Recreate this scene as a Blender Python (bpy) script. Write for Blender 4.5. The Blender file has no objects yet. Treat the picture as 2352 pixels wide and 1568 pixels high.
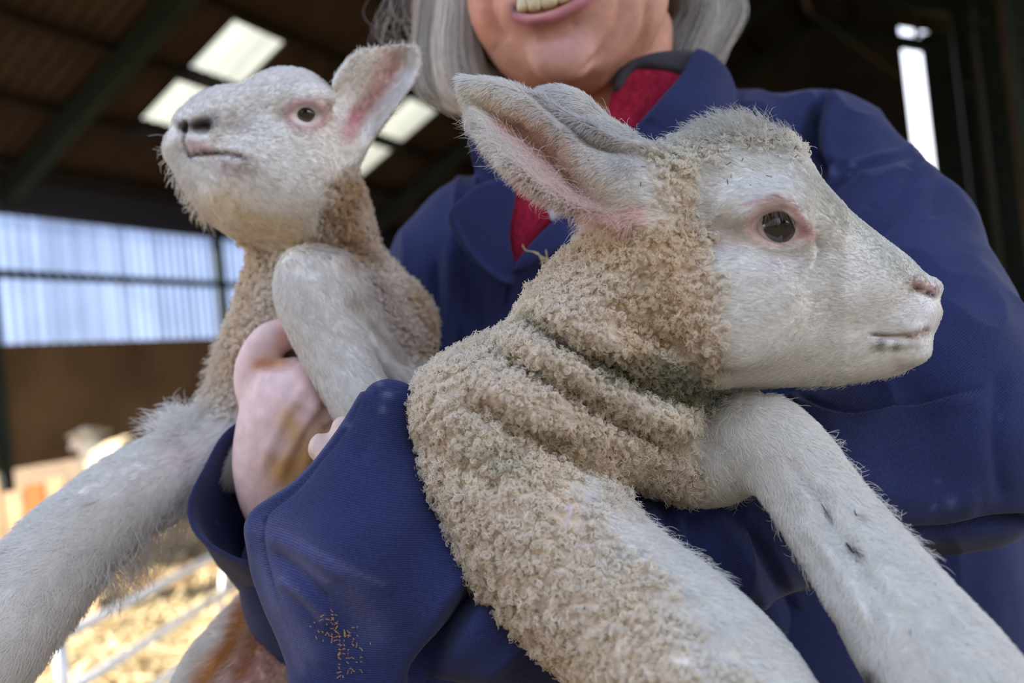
import bpy, math, random
import numpy as np
from mathutils import Matrix, Vector
rng = np.random.default_rng(7)
FAST = False
# ------------------------------------------------------------------ camera, sky, sun, exposure
W_PX, H_PX = 2352.0, 1568.0
LENS = 28.0
FPX = LENS / 36.0 * W_PX
scene = bpy.context.scene
ROOTCOL = scene.collection
cam_data = bpy.data.cameras.new('camera')
cam_data.lens = LENS
cam_data.sensor_width = 36.0
cam_data.clip_start = 0.02
cam_data.clip_end = 300
cam_data.dof.use_dof = True
cam_data.dof.focus_distance = 0.435
cam_data.dof.aperture_fstop = 4.2
cam = bpy.data.objects.new('camera', cam_data)
ROOTCOL.objects.link(cam)
CAMM = Matrix.Translation((0, 0, 1.2)) @ Matrix.Rotation(math.radians(91.2), 4, 'X') @ Matrix.Rotation(math.radians(-6.0), 4, 'Z')
cam.matrix_world = CAMM
scene.camera = cam
scene.view_settings.view_transform = 'Standard'
scene.view_settings.look = 'None'
scene.view_settings.gamma = 1.0
scene.view_settings.use_curve_mapping = False
scene.view_settings.exposure = 0.55
scene.cycles.use_denoising = True
scene.cycles.max_bounces = 6
scene.cycles.diffuse_bounces = 3
scene.cycles.transparent_max_bounces = 12
scene.cycles.sample_clamp_indirect = 4.0

world = bpy.data.worlds.new('sky')
scene.world = world
world.use_nodes = True
nt = world.node_tree
nt.nodes.clear()
wo = nt.nodes.new('ShaderNodeOutputWorld')
bg = nt.nodes.new('ShaderNodeBackground')
tc = nt.nodes.new('ShaderNodeTexCoord')
sep = nt.nodes.new('ShaderNodeSeparateXYZ')
ramp = nt.nodes.new('ShaderNodeValToRGB')
ramp.color_ramp.elements[0].position = 0.45
ramp.color_ramp.elements[0].color = (0.34, 0.27, 0.17, 1)
ramp.color_ramp.elements[1].position = 0.52
ramp.color_ramp.elements[1].color = (1.02, 1.0, 0.98, 1)
e = ramp.color_ramp.elements.new(0.85)
e.color = (0.42, 0.60, 1.0, 1)
mr = nt.nodes.new('ShaderNodeMapRange')
mr.inputs[1].default_value = -1
mr.inputs[2].default_value = 1
nt.links.new(tc.outputs['Generated'], sep.inputs[0])
nt.links.new(sep.outputs[2], mr.inputs[0])
nt.links.new(mr.outputs[0], ramp.inputs[0])
nt.links.new(ramp.outputs[0], bg.inputs[0])
bg.inputs[1].default_value = 2.1
nt.links.new(bg.outputs[0], wo.inputs[0])

sun_data = bpy.data.lights.new('sun', 'SUN')
sun_data.energy = 11.0
sun_data.angle = math.radians(0.6)
sun_data.color = (1.0, 0.90, 0.74)
sun = bpy.data.objects.new('sun', sun_data)
ROOTCOL.objects.link(sun)
sun.location = (-8, -4, 9)
sun.rotation_euler = Vector((0.80, 0.42, -0.62)).to_track_quat('-Z', 'Y').to_euler()

# ------------------------------------------------------------------ helpers
MROT = np.array(CAMM.to_3x3(), dtype=np.float64)
MLOC = np.array(CAMM.translation, dtype=np.float64)

def C(px, py, d):
    """a measured point of the photograph at distance d, in camera-axis metres"""
    return np.array([(px - W_PX / 2) / FPX * d, -(py - H_PX / 2) / FPX * d, -d])

def to_world(v):
    return np.asarray(v) @ MROT.T + MLOC

def to_px(v):
    z = -v[:, 2]
    return v[:, 0] / z * FPX + W_PX / 2, H_PX / 2 - v[:, 1] / z * FPX

def tag(o, label=None, cat=None, group=None, kind=None):
    if label: o['label'] = label
    if cat: o['category'] = cat
    if group: o['group'] = group
    if kind: o['kind'] = kind
    return o

def empty(name, loc, label=None, cat=None, group=None, kind=None, rz=0.0):
    o = bpy.data.objects.new(name, None)
    ROOTCOL.objects.link(o)
    o.location = loc
    o.rotation_euler = (0, 0, rz)
    o.empty_display_size = 0.05
    return tag(o, label, cat, group, kind)

def link(name, data, parent=None, mat=None, local=False):
    """data holds world coordinates unless local"""
    o = bpy.data.objects.new(name, data)
    ROOTCOL.objects.link(o)
    if parent is not None:
        o.parent = parent
    if mat is not None:
        for m in (mat if isinstance(mat, (list, tuple)) else [mat]):
            data.materials.append(m)
    return o

def root_of(parent):
    off = np.zeros(3)
    p = parent
    while p is not None:
        off += np.array(p.location)
        p = p.parent
    return off

def mesh_np(name, V, Q, parent=None, mat=None, attrs=None, smooth=True, world_space=True):
    """V in world metres, Q (n,4) or (n,3) faces"""
    me = bpy.data.meshes.new(name)
    V = np.asarray(V, dtype=np.float64)
    if world_space:
        V = V - root_of(parent)
    Q = np.asarray(Q, dtype=np.int32)
    n, k = Q.shape
    me.vertices.add(len(V))
    me.vertices.foreach_set('co', V.astype(np.float32).ravel())
    me.loops.add(n * k)
    me.loops.foreach_set('vertex_index', Q.ravel())
    me.polygons.add(n)
    me.polygons.foreach_set('loop_start', np.arange(0, n * k, k, dtype=np.int32))
    me.polygons.foreach_set('use_smooth', np.full(n, smooth, dtype=bool))
    me.update(calc_edges=True)
    for an, arr in (attrs or {}).items():
        arr = np.asarray(arr, dtype=np.float32)
        if arr.ndim == 1:
            a = me.attributes.new(an, 'FLOAT', 'POINT')
            a.data.foreach_set('value', arr)
        else:
            if arr.shape[1] == 3:
                arr = np.concatenate([arr, np.ones((len(arr), 1), np.float32)], 1)
            a = me.attributes.new(an, 'FLOAT_COLOR', 'POINT')
            a.data.foreach_set('color', arr.ravel())
    return link(name, me, parent, mat)

def normals_of(V, Q):
    a, b, c, d = V[Q[:, 0]], V[Q[:, 1]], V[Q[:, 2]], V[Q[:, -1]]
    fn = np.cross(c - a, d - b) if Q.shape[1] == 4 else np.cross(b - a, c - a)
    N = np.zeros_like(V)
    for j in range(Q.shape[1]):
        for ax in range(3):
            N[:, ax] += np.bincount(Q[:, j], weights=fn[:, ax], minlength=len(V))
    L = np.linalg.norm(N, axis=1, keepdims=True)
    return N / np.maximum(L, 1e-12)

def laplace(V, Q, it=1, f=0.5):
    k = Q.shape[1]
    E = np.concatenate([Q[:, [j, (j + 1) % k]] for j in range(k)])
    a = np.concatenate([E[:, 0], E[:, 1]]); b = np.concatenate([E[:, 1], E[:, 0]])
    cnt = np.bincount(a, minlength=len(V)).astype(float)
    cnt[cnt == 0] = 1
    V = V.copy()
    for _ in range(it):
        S = np.stack([np.bincount(a, weights=V[b, ax], minlength=len(V)) for ax in range(3)], 1) / cnt[:, None]
        V += f * (S - V)
    return V

def smooth_poly(pts, n=6, closed=True):
    P = np.array(pts, dtype=float)
    m = len(P)
    out = []
    rngm = range(m if closed else m - 1)
    for i in rngm:
        if closed:
            p0, p1, p2, p3 = P[i - 1], P[i], P[(i + 1) % m], P[(i + 2) % m]
        else:
            p0, p1, p2, p3 = P[max(i - 1, 0)], P[i], P[i + 1], P[min(i + 2, m - 1)]
        for t in np.arange(n) / n:
            out.append(0.5 * ((2 * p1) + (-p0 + p2) * t + (2 * p0 - 5 * p1 + 4 * p2 - p3) * t * t + (-p0 + 3 * p1 - 3 * p2 + p3) * t ** 3))
    if not closed:
        out.append(P[-1])
    return np.array(out)

def poly_sdf(poly, x, y):
    """signed distance (negative inside) to a closed polygon"""
    shp = x.shape
    x = x.ravel(); y = y.ravel()
    d2 = np.full(x.shape, 1e12)
    inside = np.zeros(x.shape, bool)
    n = len(poly)
    for i in range(n):
        ax, ay = poly[i]; bx, by = poly[(i + 1) % n]
        ex, ey = bx - ax, by - ay
        l2 = ex * ex + ey * ey + 1e-12
        t = np.clip(((x - ax) * ex + (y - ay) * ey) / l2, 0, 1)
        d2 = np.minimum(d2, (x - ax - t * ex) ** 2 + (y - ay - t * ey) ** 2)
        cond = (ay > y) != (by > y)
        with np.errstate(divide='ignore', invalid='ignore'):
            xi = ax + (y - ay) / (by - ay if by != ay else 1e-12) * ex
        inside ^= cond & (x < xi)
    s = np.sqrt(d2)
    return np.where(inside, -s, s).reshape(shp)

def line_dist(pts, x, y):
    d2 = np.full(x.shape, 1e12); tt = np.zeros(x.shape)
    P = np.array(pts, float)
    for i in range(len(P) - 1):
        ax, ay = P[i][:2]; bx, by = P[i + 1][:2]
        ex, ey = bx - ax, by - ay
        t = np.clip(((x - ax) * ex + (y - ay) * ey) / (ex * ex + ey * ey + 1e-12), 0, 1)
        q = (x - ax - t * ex) ** 2 + (y - ay - t * ey) ** 2
        m = q < d2
        d2 = np.where(m, q, d2); tt = np.where(m, (i + t) / (len(P) - 1), tt)
    return np.sqrt(d2), tt

def idw(pts, x, y, p=2.5):
    num = np.zeros(x.shape); den = np.zeros(x.shape)
    for (a, b, v) in pts:
        w = 1.0 / (((x - a) ** 2 + (y - b) ** 2) + 400.0) ** (p / 2)
        num += w * v; den += w
    return num / den

def smin(a, b, k):
    if k <= 0: return np.minimum(a, b)
    h = np.clip(0.5 + 0.5 * (b - a) / k, 0, 1)
    return b * (1 - h) + a * h - k * h * (1 - h)

class Field:
    """a solid grown from blended forms on a regular grid, in camera-axis metres"""
    def __init__(s, lo, hi, h):
        s.lo = np.array(lo, float); s.h = h
        s.n = np.ceil((np.array(hi) - s.lo) / h).astype(int) + 1
        s.ax = [s.lo[i] + h * np.arange(s.n[i]) for i in range(3)]
        s.F = np.full(tuple(s.n), 0.05, np.float32)
    def sub(s, lo, hi):
        a = np.clip(np.floor((np.array(lo) - s.lo) / s.h).astype(int), 0, s.n - 1)
        b = np.clip(np.ceil((np.array(hi) - s.lo) / s.h).astype(int) + 1, 1, s.n)
        sl = tuple(slice(a[i], b[i]) for i in range(3))
        X = s.ax[0][sl[0]].astype(np.float32)[:, None, None]
        Y = s.ax[1][sl[1]].astype(np.float32)[None, :, None]
        Z = s.ax[2][sl[2]].astype(np.float32)[None, None, :]
        return sl, X, Y, Z
    def put(s, sl, g, k, cut=False):
        if cut: s.F[sl] = -smin(-s.F[sl], g, k)
        else: s.F[sl] = smin(s.F[sl], g, k)
    def cone(s, a, ra, b, rb, k=0.01, cut=False, m=0.015):
        a = np.array(a, float); b = np.array(b, float)
        r = max(ra, rb) + k + m
        sl, X, Y, Z = s.sub(np.minimum(a, b) - r, np.maximum(a, b) + r)
        e = b - a; l2 = float(e @ e) + 1e-12
        t = np.clip(((X - a[0]) * e[0] + (Y - a[1]) * e[1] + (Z - a[2]) * e[2]) / l2, 0, 1)
        g = np.sqrt((X - a[0] - t * e[0]) ** 2 + (Y - a[1] - t * e[1]) ** 2 + (Z - a[2] - t * e[2]) ** 2) - (ra + t * (rb - ra))
        s.put(sl, g, k, cut)
    def chain(s, pts, k=0.01, cut=False, n=4):
        """pts (px, py, distance, radius in px)"""
        P = smooth_poly(pts, n, closed=False)
        q = [(C(p[0], p[1], p[2]), p[3] * p[2] / FPX) for p in P]
        for (a, ra), (b, rb) in zip(q[:-1], q[1:]):
            s.cone(a, ra, b, rb, k, cut)
    def ell(s, c, rad, R=None, k=0.01, cut=False):
        c = np.array(c, float); rad = np.array(rad, float)
        r = rad.max() + k + 0.01
        sl, X, Y, Z = s.sub(c - r, c + r)
        R = np.eye(3) if R is None else np.array(R)
        x, y, z = X - c[0], Y - c[1], Z - c[2]
        u = [(R[i][0] * x + R[i][1] * y + R[i][2] * z) for i in range(3)]   # rows = local axes
        k0 = np.sqrt((u[0] / rad[0]) ** 2 + (u[1] / rad[1]) ** 2 + (u[2] / rad[2]) ** 2)
        k1 = np.sqrt((u[0] / rad[0] ** 2) ** 2 + (u[1] / rad[1] ** 2) ** 2 + (u[2] / rad[2] ** 2) ** 2)
        s.put(sl, k0 * (k0 - 1) / np.maximum(k1, 1e-6), k, cut)
    def inflate(s, poly, d0, R, T, zc=0.0, k=0.01, n=5, cut=False, scale=1.0):
        """a rounded body with the given outline at distance d0; R edge rounding (m), T half depth (m, number or fn(px,py)), zc depth offset"""
        P = smooth_poly(poly, n)
        f = d0 / FPX
        Xp = np.stack([(P[:, 0] - W_PX / 2) * f, -(P[:, 1] - H_PX / 2) * f], 1)
        zo = zc if not callable(zc) else 0.0
        lo = np.array([Xp[:, 0].min() - .02, Xp[:, 1].min() - .02, -9]); hi = np.array([Xp[:, 0].max() + .02, Xp[:, 1].max() + .02, 9])
        sl, X, Y, Z = s.sub(lo, hi)
        gx, gy = np.meshgrid(X.ravel(), Y.ravel(), indexing='ij')
        sd = poly_sdf(Xp, gx.astype(float), gy.astype(float))
        px, py = gx / f + W_PX / 2, H_PX / 2 - gy / f
        Tv = T(px, py) if callable(T) else np.full(gx.shape, T)
        zv = zc(px, py) if callable(zc) else np.full(gx.shape, zo)
        q = np.clip(1 + sd / R, 0, None)[:, :, None].astype(np.float32)
        zz = ((Z + d0 - zv[:, :, None]) / Tv[:, :, None]).astype(np.float32)
        g = (np.sqrt(q ** 2 + zz ** 2) - 1) * np.minimum(Tv, R)[:, :, None].astype(np.float32)
        s.put(sl, g.astype(np.float32), k, cut)
    def mesh(s, smooth=1):
        F = s.F; n = s.n
        ins = F < 0
        acc = np.zeros(tuple(n - 1), np.uint8)
        for i in (0, 1):
            for j in (0, 1):
                for k in (0, 1):
                    acc += ins[i:n[0] - 1 + i, j:n[1] - 1 + j, k:n[2] - 1 + k]
        I, J, K = np.nonzero((acc > 0) & (acc < 8))
        vid = np.full(tuple(n - 1), -1, np.int32)
        vid[I, J, K] = np.arange(len(I))
        crn = [(i, j, k) for i in (0, 1) for j in (0, 1) for k in (0, 1)]
        val = {c: F[I + c[0], J + c[1], K + c[2]].astype(np.float64) for c in crn}
        S = np.zeros((len(I), 3)); cnt = np.zeros(len(I))
        for a in crn:
            for ax in range(3):
                if a[ax] == 0:
                    b = list(a); b[ax] = 1; b = tuple(b)
                    m = (val[a] < 0) != (val[b] < 0)
                    den = val[a] - val[b]; den[den == 0] = 1e-9
                    t = np.clip(val[a] / den, 0, 1)
                    p = np.zeros((len(I), 3)); p[:] = a; p[:, ax] = t
                    S += np.where(m[:, None], p, 0); cnt += m
        V = (np.stack([I, J, K], 1) + S / np.maximum(cnt, 1)[:, None]) * s.h + s.lo
        quads = []
        for ax in range(3):
            u, v = (ax + 1) % 3, (ax + 2) % 3
            a = [slice(None)] * 3; b = [slice(None)] * 3
            a[ax] = slice(0, n[ax] - 1); b[ax] = slice(1, n[ax])
            a[u] = b[u] = slice(1, n[u] - 1); a[v] = b[v] = slice(1, n[v] - 1)
            A = ins[tuple(a)]; B = ins[tuple(b)]
            X = np.stack(np.nonzero(A != B), 1)
            if len(X) == 0: continue
            inA = A[X[:, 0], X[:, 1], X[:, 2]]
            X[:, u] += 1; X[:, v] += 1
            def cell(du, dv):
                Y = X.copy(); Y[:, u] -= du; Y[:, v] -= dv
                return vid[Y[:, 0], Y[:, 1], Y[:, 2]]
            q = np.stack([cell(1, 1), cell(0, 1), cell(0, 0), cell(1, 0)], 1)
            q[~inA] = q[~inA][:, ::-1]
            quads.append(q)
        Q = np.concatenate(quads)
        if smooth: V = laplace(V, Q, smooth, 0.5)
        s.F = None
        return V, Q

def bbox_px(x0, y0, x1, y1, d0, d1):
    """camera-axis box that holds the pixel rectangle between two distances"""
    cs = np.array([C(x, y, d) for x in (x0, x1) for y in (y0, y1) for d in (d0, d1)])
    return cs.min(0), cs.max(0)

def sculpt(V, Q, strokes, front=True):
    """strokes: (points px, width px, amplitude m) move the facing skin along its normal"""
    N = normals_of(V, Q)
    view = -V / np.linalg.norm(V, axis=1, keepdims=True)
    f = np.clip((N * view).sum(1) * 2.0 + 0.1, 0, 1) if front else 1.0
    x, y = to_px(V)
    D = np.zeros(len(V))
    for st in strokes:
        pts, w, amp = st[:3]
        P = smooth_poly(pts, 5, closed=False) if len(pts) > 2 else np.array(pts, float)
        bx0, by0 = P[:, :2].min(0) - 4 * w; bx1, by1 = P[:, :2].max(0) + 4 * w
        m = (x > bx0) & (x < bx1) & (y > by0) & (y < by1)
        if len(st) > 3: m &= (-V[:, 2] > st[3]) & (-V[:, 2] < st[4])
        if not m.any(): continue
        d, t = line_dist(P, x[m], y[m])
        taper = np.clip(np.minimum(t, 1 - t) * 6 + 0.25, 0, 1)
        D[m] += amp * taper * np.exp(-(d / w) ** 2)
    return V + N * (D * f)[:, None]

def tint(col, x, y, pts, rad, c, a=1.0, soft=True):
    """colour a stain, a marking or painted bounce light round a measured line or spot"""
    P = np.array(pts, float)
    if P.ndim == 1: d = np.hypot(x - P[0], y - P[1])
    else: d, _ = line_dist(P, x, y)
    w = (np.exp(-(d / rad) ** 2) if soft else (d < rad).astype(float)) * a
    w = np.clip(w, 0, 1)[:, None]
    col[:] = col * (1 - w) + np.array(c)[None, :] * w

def hash3(i):
    i = i.astype(np.int64)
    n = (i[..., 0] * 73856093) ^ (i[..., 1] * 19349663) ^ (i[..., 2] * 83492791)
    r = []
    for s_ in (1, 2, 3):
        m = (n * (2654435761 * s_ + 40503) + 12345 * s_) & 0xffffffff
        m = ((m ^ (m >> 15)) * 2246822519) & 0xffffffff
        m = (m ^ (m >> 13)) & 0xffffffff
        r.append(m / 4294967296.0)
    return np.stack(r, -1)

def worley(P, cell):
    """distance to the nearest scattered point and that point's random triple"""
    q = P / cell; b = np.floor(q).astype(np.int64)
    best = np.full(len(P), 9.0); rid = np.zeros((len(P), 3))
    for i in (-1, 0, 1):
        for j in (-1, 0, 1):
            for k in (-1, 0, 1):
                c = b + np.array([i, j, k]); r = hash3(c)
                d = np.linalg.norm(q - (c + r), axis=1)
                m = d < best
                best = np.where(m, d, best); rid[m] = r[m]
    return best * cell, rid

def vnoise(P, scale, seed=0):
    """smooth value noise in 0..1"""
    q = P / scale + seed * 17.3; b = np.floor(q).astype(np.int64); f = q - b
    f = f * f * (3 - 2 * f); out = 0
    for i in (0, 1):
        for j in (0, 1):
            for k in (0, 1):
                w = (f[:, 0] if i else 1 - f[:, 0]) * (f[:, 1] if j else 1 - f[:, 1]) * (f[:, 2] if k else 1 - f[:, 2])
                out = out + w * hash3(b + np.array([i, j, k]))[:, 0]
    return out

def sample_surface(V, Q, n, weight=None):
    a, b, c, d = (V[Q[:, j]] for j in range(4))
    A = 0.5 * np.linalg.norm(np.cross(c - a, d - b), axis=1)
    if weight is not None: A = A * weight[Q].mean(1)
    cdf = np.cumsum(A); r = rng.random(n) * cdf[-1]
    f = np.minimum(np.searchsorted(cdf, r), len(Q) - 1)
    u, v = rng.random(n), rng.random(n)
    W = np.stack([(1 - u) * (1 - v), u * (1 - v), u * v, (1 - u) * v], 1)
    return Q[f], W

def strands(name, P, R, col, parent, mat, root_n=None):
    """P (n, k, 3) camera-axis strand points, R (k,) or (n,k) radii"""
    n, k = P.shape[:2]
    cv = bpy.data.hair_curves.new(name)
    cv.add_curves([k] * n)
    pts = to_world(P.reshape(-1, 3)) - root_of(parent)
    cv.attributes['position'].data.foreach_set('vector', pts.astype(np.float32).ravel()) if 'position' in cv.attributes else None
    ra = cv.attributes.get('radius') or cv.attributes.new('radius', 'FLOAT', 'POINT')
    R = np.broadcast_to(np.asarray(R, np.float32), (n, k))
    ra.data.foreach_set('value', np.ascontiguousarray(R).ravel())
    a = cv.attributes.new('col', 'FLOAT_COLOR', 'CURVE')
    col = np.asarray(col); col = np.clip(col * np.minimum(1, .93 / np.maximum(col.max(1, keepdims=True), 1e-6)), 0, 1)
    cc = np.concatenate([col, np.ones((n, 1))], 1).astype(np.float32)
    a.data.foreach_set('color', cc.ravel())
    if root_n is not None:
        a = cv.attributes.new('skin_normal', 'FLOAT_VECTOR', 'CURVE')
        a.data.foreach_set('vector', (root_n @ MROT.T).astype(np.float32).ravel())
    return link(name, cv, parent, mat)

def srgb(r, g, b):
    f = lambda c: (c / 255 / 12.92) if c / 255 <= 0.04045 else ((c / 255 + 0.055) / 1.055) ** 2.4
    return (f(r), f(g), f(b))

def material(name, color=(0.5, 0.5, 0.5), rough=0.6, attr=None, bump=None, spec=0.3, metal=0.0, noise=None, sss=0.0, sheen=0.0):
    """bump (scale, strength, distance); noise (scale, amount) varies the colour"""
    m = bpy.data.materials.new(name); m.use_nodes = True
    t = m.node_tree; b = t.nodes['Principled BSDF']
    b.inputs['Base Color'].default_value = (*color, 1)
    b.inputs['Roughness'].default_value = rough
    b.inputs['Metallic'].default_value = metal
    b.inputs['Specular IOR Level'].default_value = spec
    if sheen: b.inputs['Sheen Weight'].default_value = sheen
    if sss:
        b.inputs['Subsurface Weight'].default_value = sss
        b.inputs['Subsurface Radius'].default_value = (0.008, 0.003, 0.002)
        b.inputs['Subsurface Scale'].default_value = 1.0
    src = None
    if attr:
        a = t.nodes.new('ShaderNodeAttribute'); a.attribute_name = attr
        src = a.outputs['Color']
    if noise:
        n = t.nodes.new('ShaderNodeTexNoise'); n.inputs['Scale'].default_value = noise[0]; n.inputs['Detail'].default_value = 5
        co = t.nodes.new('ShaderNodeTexCoord'); t.links.new(co.outputs['Object'], n.inputs['Vector'])
        mp = t.nodes.new('ShaderNodeMapRange'); mp.inputs[1].default_value = 0.3; mp.inputs[2].default_value = 0.7
        mp.inputs[3].default_value = 1 - noise[1]; mp.inputs[4].default_value = 1 + noise[1]
        t.links.new(n.outputs['Fac'], mp.inputs[0])
        mx = t.nodes.new('ShaderNodeVectorMath'); mx.operation = 'SCALE'
        if src: t.links.new(src, mx.inputs[0])
        else: mx.inputs[0].default_value = color
        t.links.new(mp.outputs[0], mx.inputs['Scale'])
        src = mx.outputs[0]
    if src: t.links.new(src, b.inputs['Base Color'])
    if bump:
        n = t.nodes.new('ShaderNodeTexNoise'); n.inputs['Scale'].default_value = bump[0]; n.inputs['Detail'].default_value = 6
        co = t.nodes.new('ShaderNodeTexCoord'); t.links.new(co.outputs['Object'], n.inputs['Vector'])
        bp = t.nodes.new('ShaderNodeBump'); bp.inputs['Strength'].default_value = bump[1]; bp.inputs['Distance'].default_value = bump[2]
        t.links.new(n.outputs['Fac'], bp.inputs['Height']); t.links.new(bp.outputs[0], b.inputs['Normal'])
    return m

def hair_material(name, mixn=0.75, rough=0.6, trans=0.25):
    """strands lit largely like the coat they lie on: skin normal and a little light through"""
    m = bpy.data.materials.new(name); m.use_nodes = True
    t = m.node_tree; t.nodes.clear()
    out = t.nodes.new('ShaderNodeOutputMaterial')
    a = t.nodes.new('ShaderNodeAttribute'); a.attribute_name = 'col'
    nn = t.nodes.new('ShaderNodeAttribute'); nn.attribute_name = 'skin_normal'
    g = t.nodes.new('ShaderNodeNewGeometry')
    mx = t.nodes.new('ShaderNodeMix'); mx.data_type = 'VECTOR'; mx.inputs[0].default_value = mixn
    t.links.new(g.outputs['Normal'], mx.inputs[4]); t.links.new(nn.outputs['Vector'], mx.inputs[5])
    nz = t.nodes.new('ShaderNodeVectorMath'); nz.operation = 'NORMALIZE'; t.links.new(mx.outputs[1], nz.inputs[0])
    d = t.nodes.new('ShaderNodeBsdfDiffuse'); tr = t.nodes.new('ShaderNodeBsdfTranslucent')
    t.links.new(a.outputs['Color'], d.inputs[0]); t.links.new(a.outputs['Color'], tr.inputs[0])
    t.links.new(nz.outputs[0], d.inputs['Normal'])
    s = t.nodes.new('ShaderNodeMixShader'); s.inputs[0].default_value = trans
    t.links.new(d.outputs[0], s.inputs[1]); t.links.new(tr.outputs[0], s.inputs[2])
    gl = t.nodes.new('ShaderNodeBsdfGlossy'); gl.inputs['Roughness'].default_value = 0.45
    s2 = t.nodes.new('ShaderNodeMixShader'); s2.inputs[0].default_value = 0.04
    t.links.new(s.outputs[0], s2.inputs[1]); t.links.new(gl.outputs[0], s2.inputs[2])
    t.links.new(s2.outputs[0], out.inputs[0])
    return m

def coat(name, V, Q, N, colV, n, length, flow, parent, mat, k=4, lift=0.45, radius=9e-5, weight=None, jitter=0.35, clump=0.5, curl=0.0, colj=0.08):
    """lay short hairs over a skin; flow (nv,3) per-vertex direction, length (nv,) metres"""
    qi, W = sample_surface(V, Q, n, weight)
    lerp = lambda A: (A[qi] * (W[:, :, None] if A.ndim == 2 else W)).sum(1)
    P = lerp(V); nn = lerp(N); nn /= np.linalg.norm(nn, axis=1, keepdims=True) + 1e-9
    L = lerp(length) * (0.7 + 0.6 * rng.random(n))
    f = lerp(flow)
    cl = np.stack([vnoise(P, 0.006, s_) for s_ in (1, 2, 3)], 1) - 0.5
    f = f / (np.linalg.norm(f, axis=1, keepdims=True) + 1e-9) + cl * clump * 2 + rng.normal(0, jitter, (n, 3))
    f -= nn * (f * nn).sum(1, keepdims=True)
    f /= np.linalg.norm(f, axis=1, keepdims=True) + 1e-9
    lf = lift * (0.6 + 0.8 * rng.random((n, 1)))
    sgm = np.linspace(0, 1, k)
    pts = np.zeros((n, k, 3))
    side = np.cross(nn, f)
    ph = rng.random(n) * 6.28; cw = curl * (rng.random(n) - 0.5) * 2
    for i, s_ in enumerate(sgm):
        up = lf * (s_ - 0.45 * s_ * s_)
        pts[:, i] = P + L[:, None] * (nn * up + f * (s_ * (1 - 0.25 * lf)) + side * (cw * np.sin(ph + 3.0 * s_) * s_)[:, None]) - nn * 0.0003
    c = lerp(colV) * (1 + (rng.random((n, 1)) - 0.5) * 2 * colj)
    c = c * (1 + .30 * (vnoise(P, .0022, 21)[:, None] - .5) + .16 * (vnoise(P, .009, 22)[:, None] - .5))
    R = radius * np.array([1.0] * (k - 1) + [0.25])
    return strands(name, pts, R, c, parent, mat, nn)

def wool(name, V, Q, N, colV, n, parent, mat, weight=None, per=6, rc=0.0013, height=0.0035, turns=1.4, k=9, radius=1.7e-4, colj=0.12, hV=None):
    """tight ringlets: clusters of coiled fibres"""
    qi, W = sample_surface(V, Q, n, weight)
    lerp = lambda A: (A[qi] * (W[:, :, None] if A.ndim == 2 else W)).sum(1)
    P = lerp(V); nn = lerp(N); nn /= np.linalg.norm(nn, axis=1, keepdims=True) + 1e-9
    cc = lerp(colV); hs = lerp(hV) if hV is not None else np.ones(n)
    a = rng.normal(0, 1, (n, 3)); a -= nn * (a * nn).sum(1, keepdims=True); a /= np.linalg.norm(a, axis=1, keepdims=True)
    axis = nn + 0.9 * a * rng.random((n, 1)); axis /= np.linalg.norm(axis, axis=1, keepdims=True)
    e1 = np.cross(axis, a); e1 /= np.linalg.norm(e1, axis=1, keepdims=True) + 1e-9
    e2 = np.cross(axis, e1)
    ph = rng.random(n) * 6.28; sg = np.where(rng.random(n) < 0.5, -1, 1)
    tn = turns * (0.7 + 0.6 * rng.random(n)); hh = height * (0.6 + 0.8 * rng.random(n)) * hs; rr = rc * (0.6 + 0.8 * rng.random(n)) * hs
    cj = 1 + (rng.random((n, 1)) - 0.5) * 2 * colj
    rep = lambda A: np.repeat(A, per, axis=0)
    P, nn2, axis, e1, e2, ph, sg, tn, hh, rr, cc = map(rep, (P, nn, axis, e1, e2, ph, sg, tn, hh, rr, cc * cj))
    m = len(P)
    P = P + rng.normal(0, 0.00045, (m, 3)); ph = ph + rng.normal(0, 0.5, m); rr = rr * (0.6 + 0.7 * rng.random(m)); hh = hh * (0.7 + 0.6 * rng.random(m))
    pts = np.zeros((m, k, 3))
    for i, s_ in enumerate(np.linspace(0, 1, k)):
        an = ph + sg * 6.283 * tn * s_
        r_ = rr * (0.35 + 0.9 * s_ - 0.5 * s_ * s_)
        pts[:, i] = P + axis * (hh * (s_ ** 0.8))[:, None] + e1 * (np.cos(an) * r_)[:, None] + e2 * (np.sin(an) * r_)[:, None]
    R = radius * np.array([1.0] * (k - 1) + [0.5])
    return strands(name, pts, R, cc * (1 + (rng.random((m, 1)) - 0.5) * 0.12), parent, mat, nn2)
# ------------------------------------------------------------------ the barn
HV = np.array([math.sin(math.radians(26)), math.cos(math.radians(26)), 0.0])   # along the building
NV = np.array([HV[1], -HV[0], 0.0])                                            # across it, from the sheeted side
WALL_S = 8.0
SLOPE = math.radians(25); EAVE = 3.6; RIDGE_V = 7.8
def B(u, s, z):
    """barn coordinates: along, across from the sheeted side, height"""
    return HV * u + NV * (s - WALL_S) + np.array([0, 0, z])
def roof_pt(u, v, off=0.0):
    if v <= RIDGE_V:
        return B(u, v * math.cos(SLOPE) + off * math.sin(SLOPE), EAVE + v * math.sin(SLOPE) - off * math.cos(SLOPE))
    w = v - RIDGE_V
    return B(u, RIDGE_V * math.cos(SLOPE) + w * math.cos(SLOPE) - off * math.sin(SLOPE), EAVE + (RIDGE_V - w) * math.sin(SLOPE) - off * math.cos(SLOPE))
def barn_ray(px, py, s):
    r = to_world(C(px, py, 1.0)[None])[0] - MLOC
    t = (s - WALL_S - NV @ MLOC) / (NV @ r); p = MLOC + t * r
    return HV @ p, p[2]
def box_pts(c000, du, dv, dw):
    c = np.array(c000); return np.array([c + i * du + j * dv + k * dw for i in (0, 1) for j in (0, 1) for k in (0, 1)])
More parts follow.
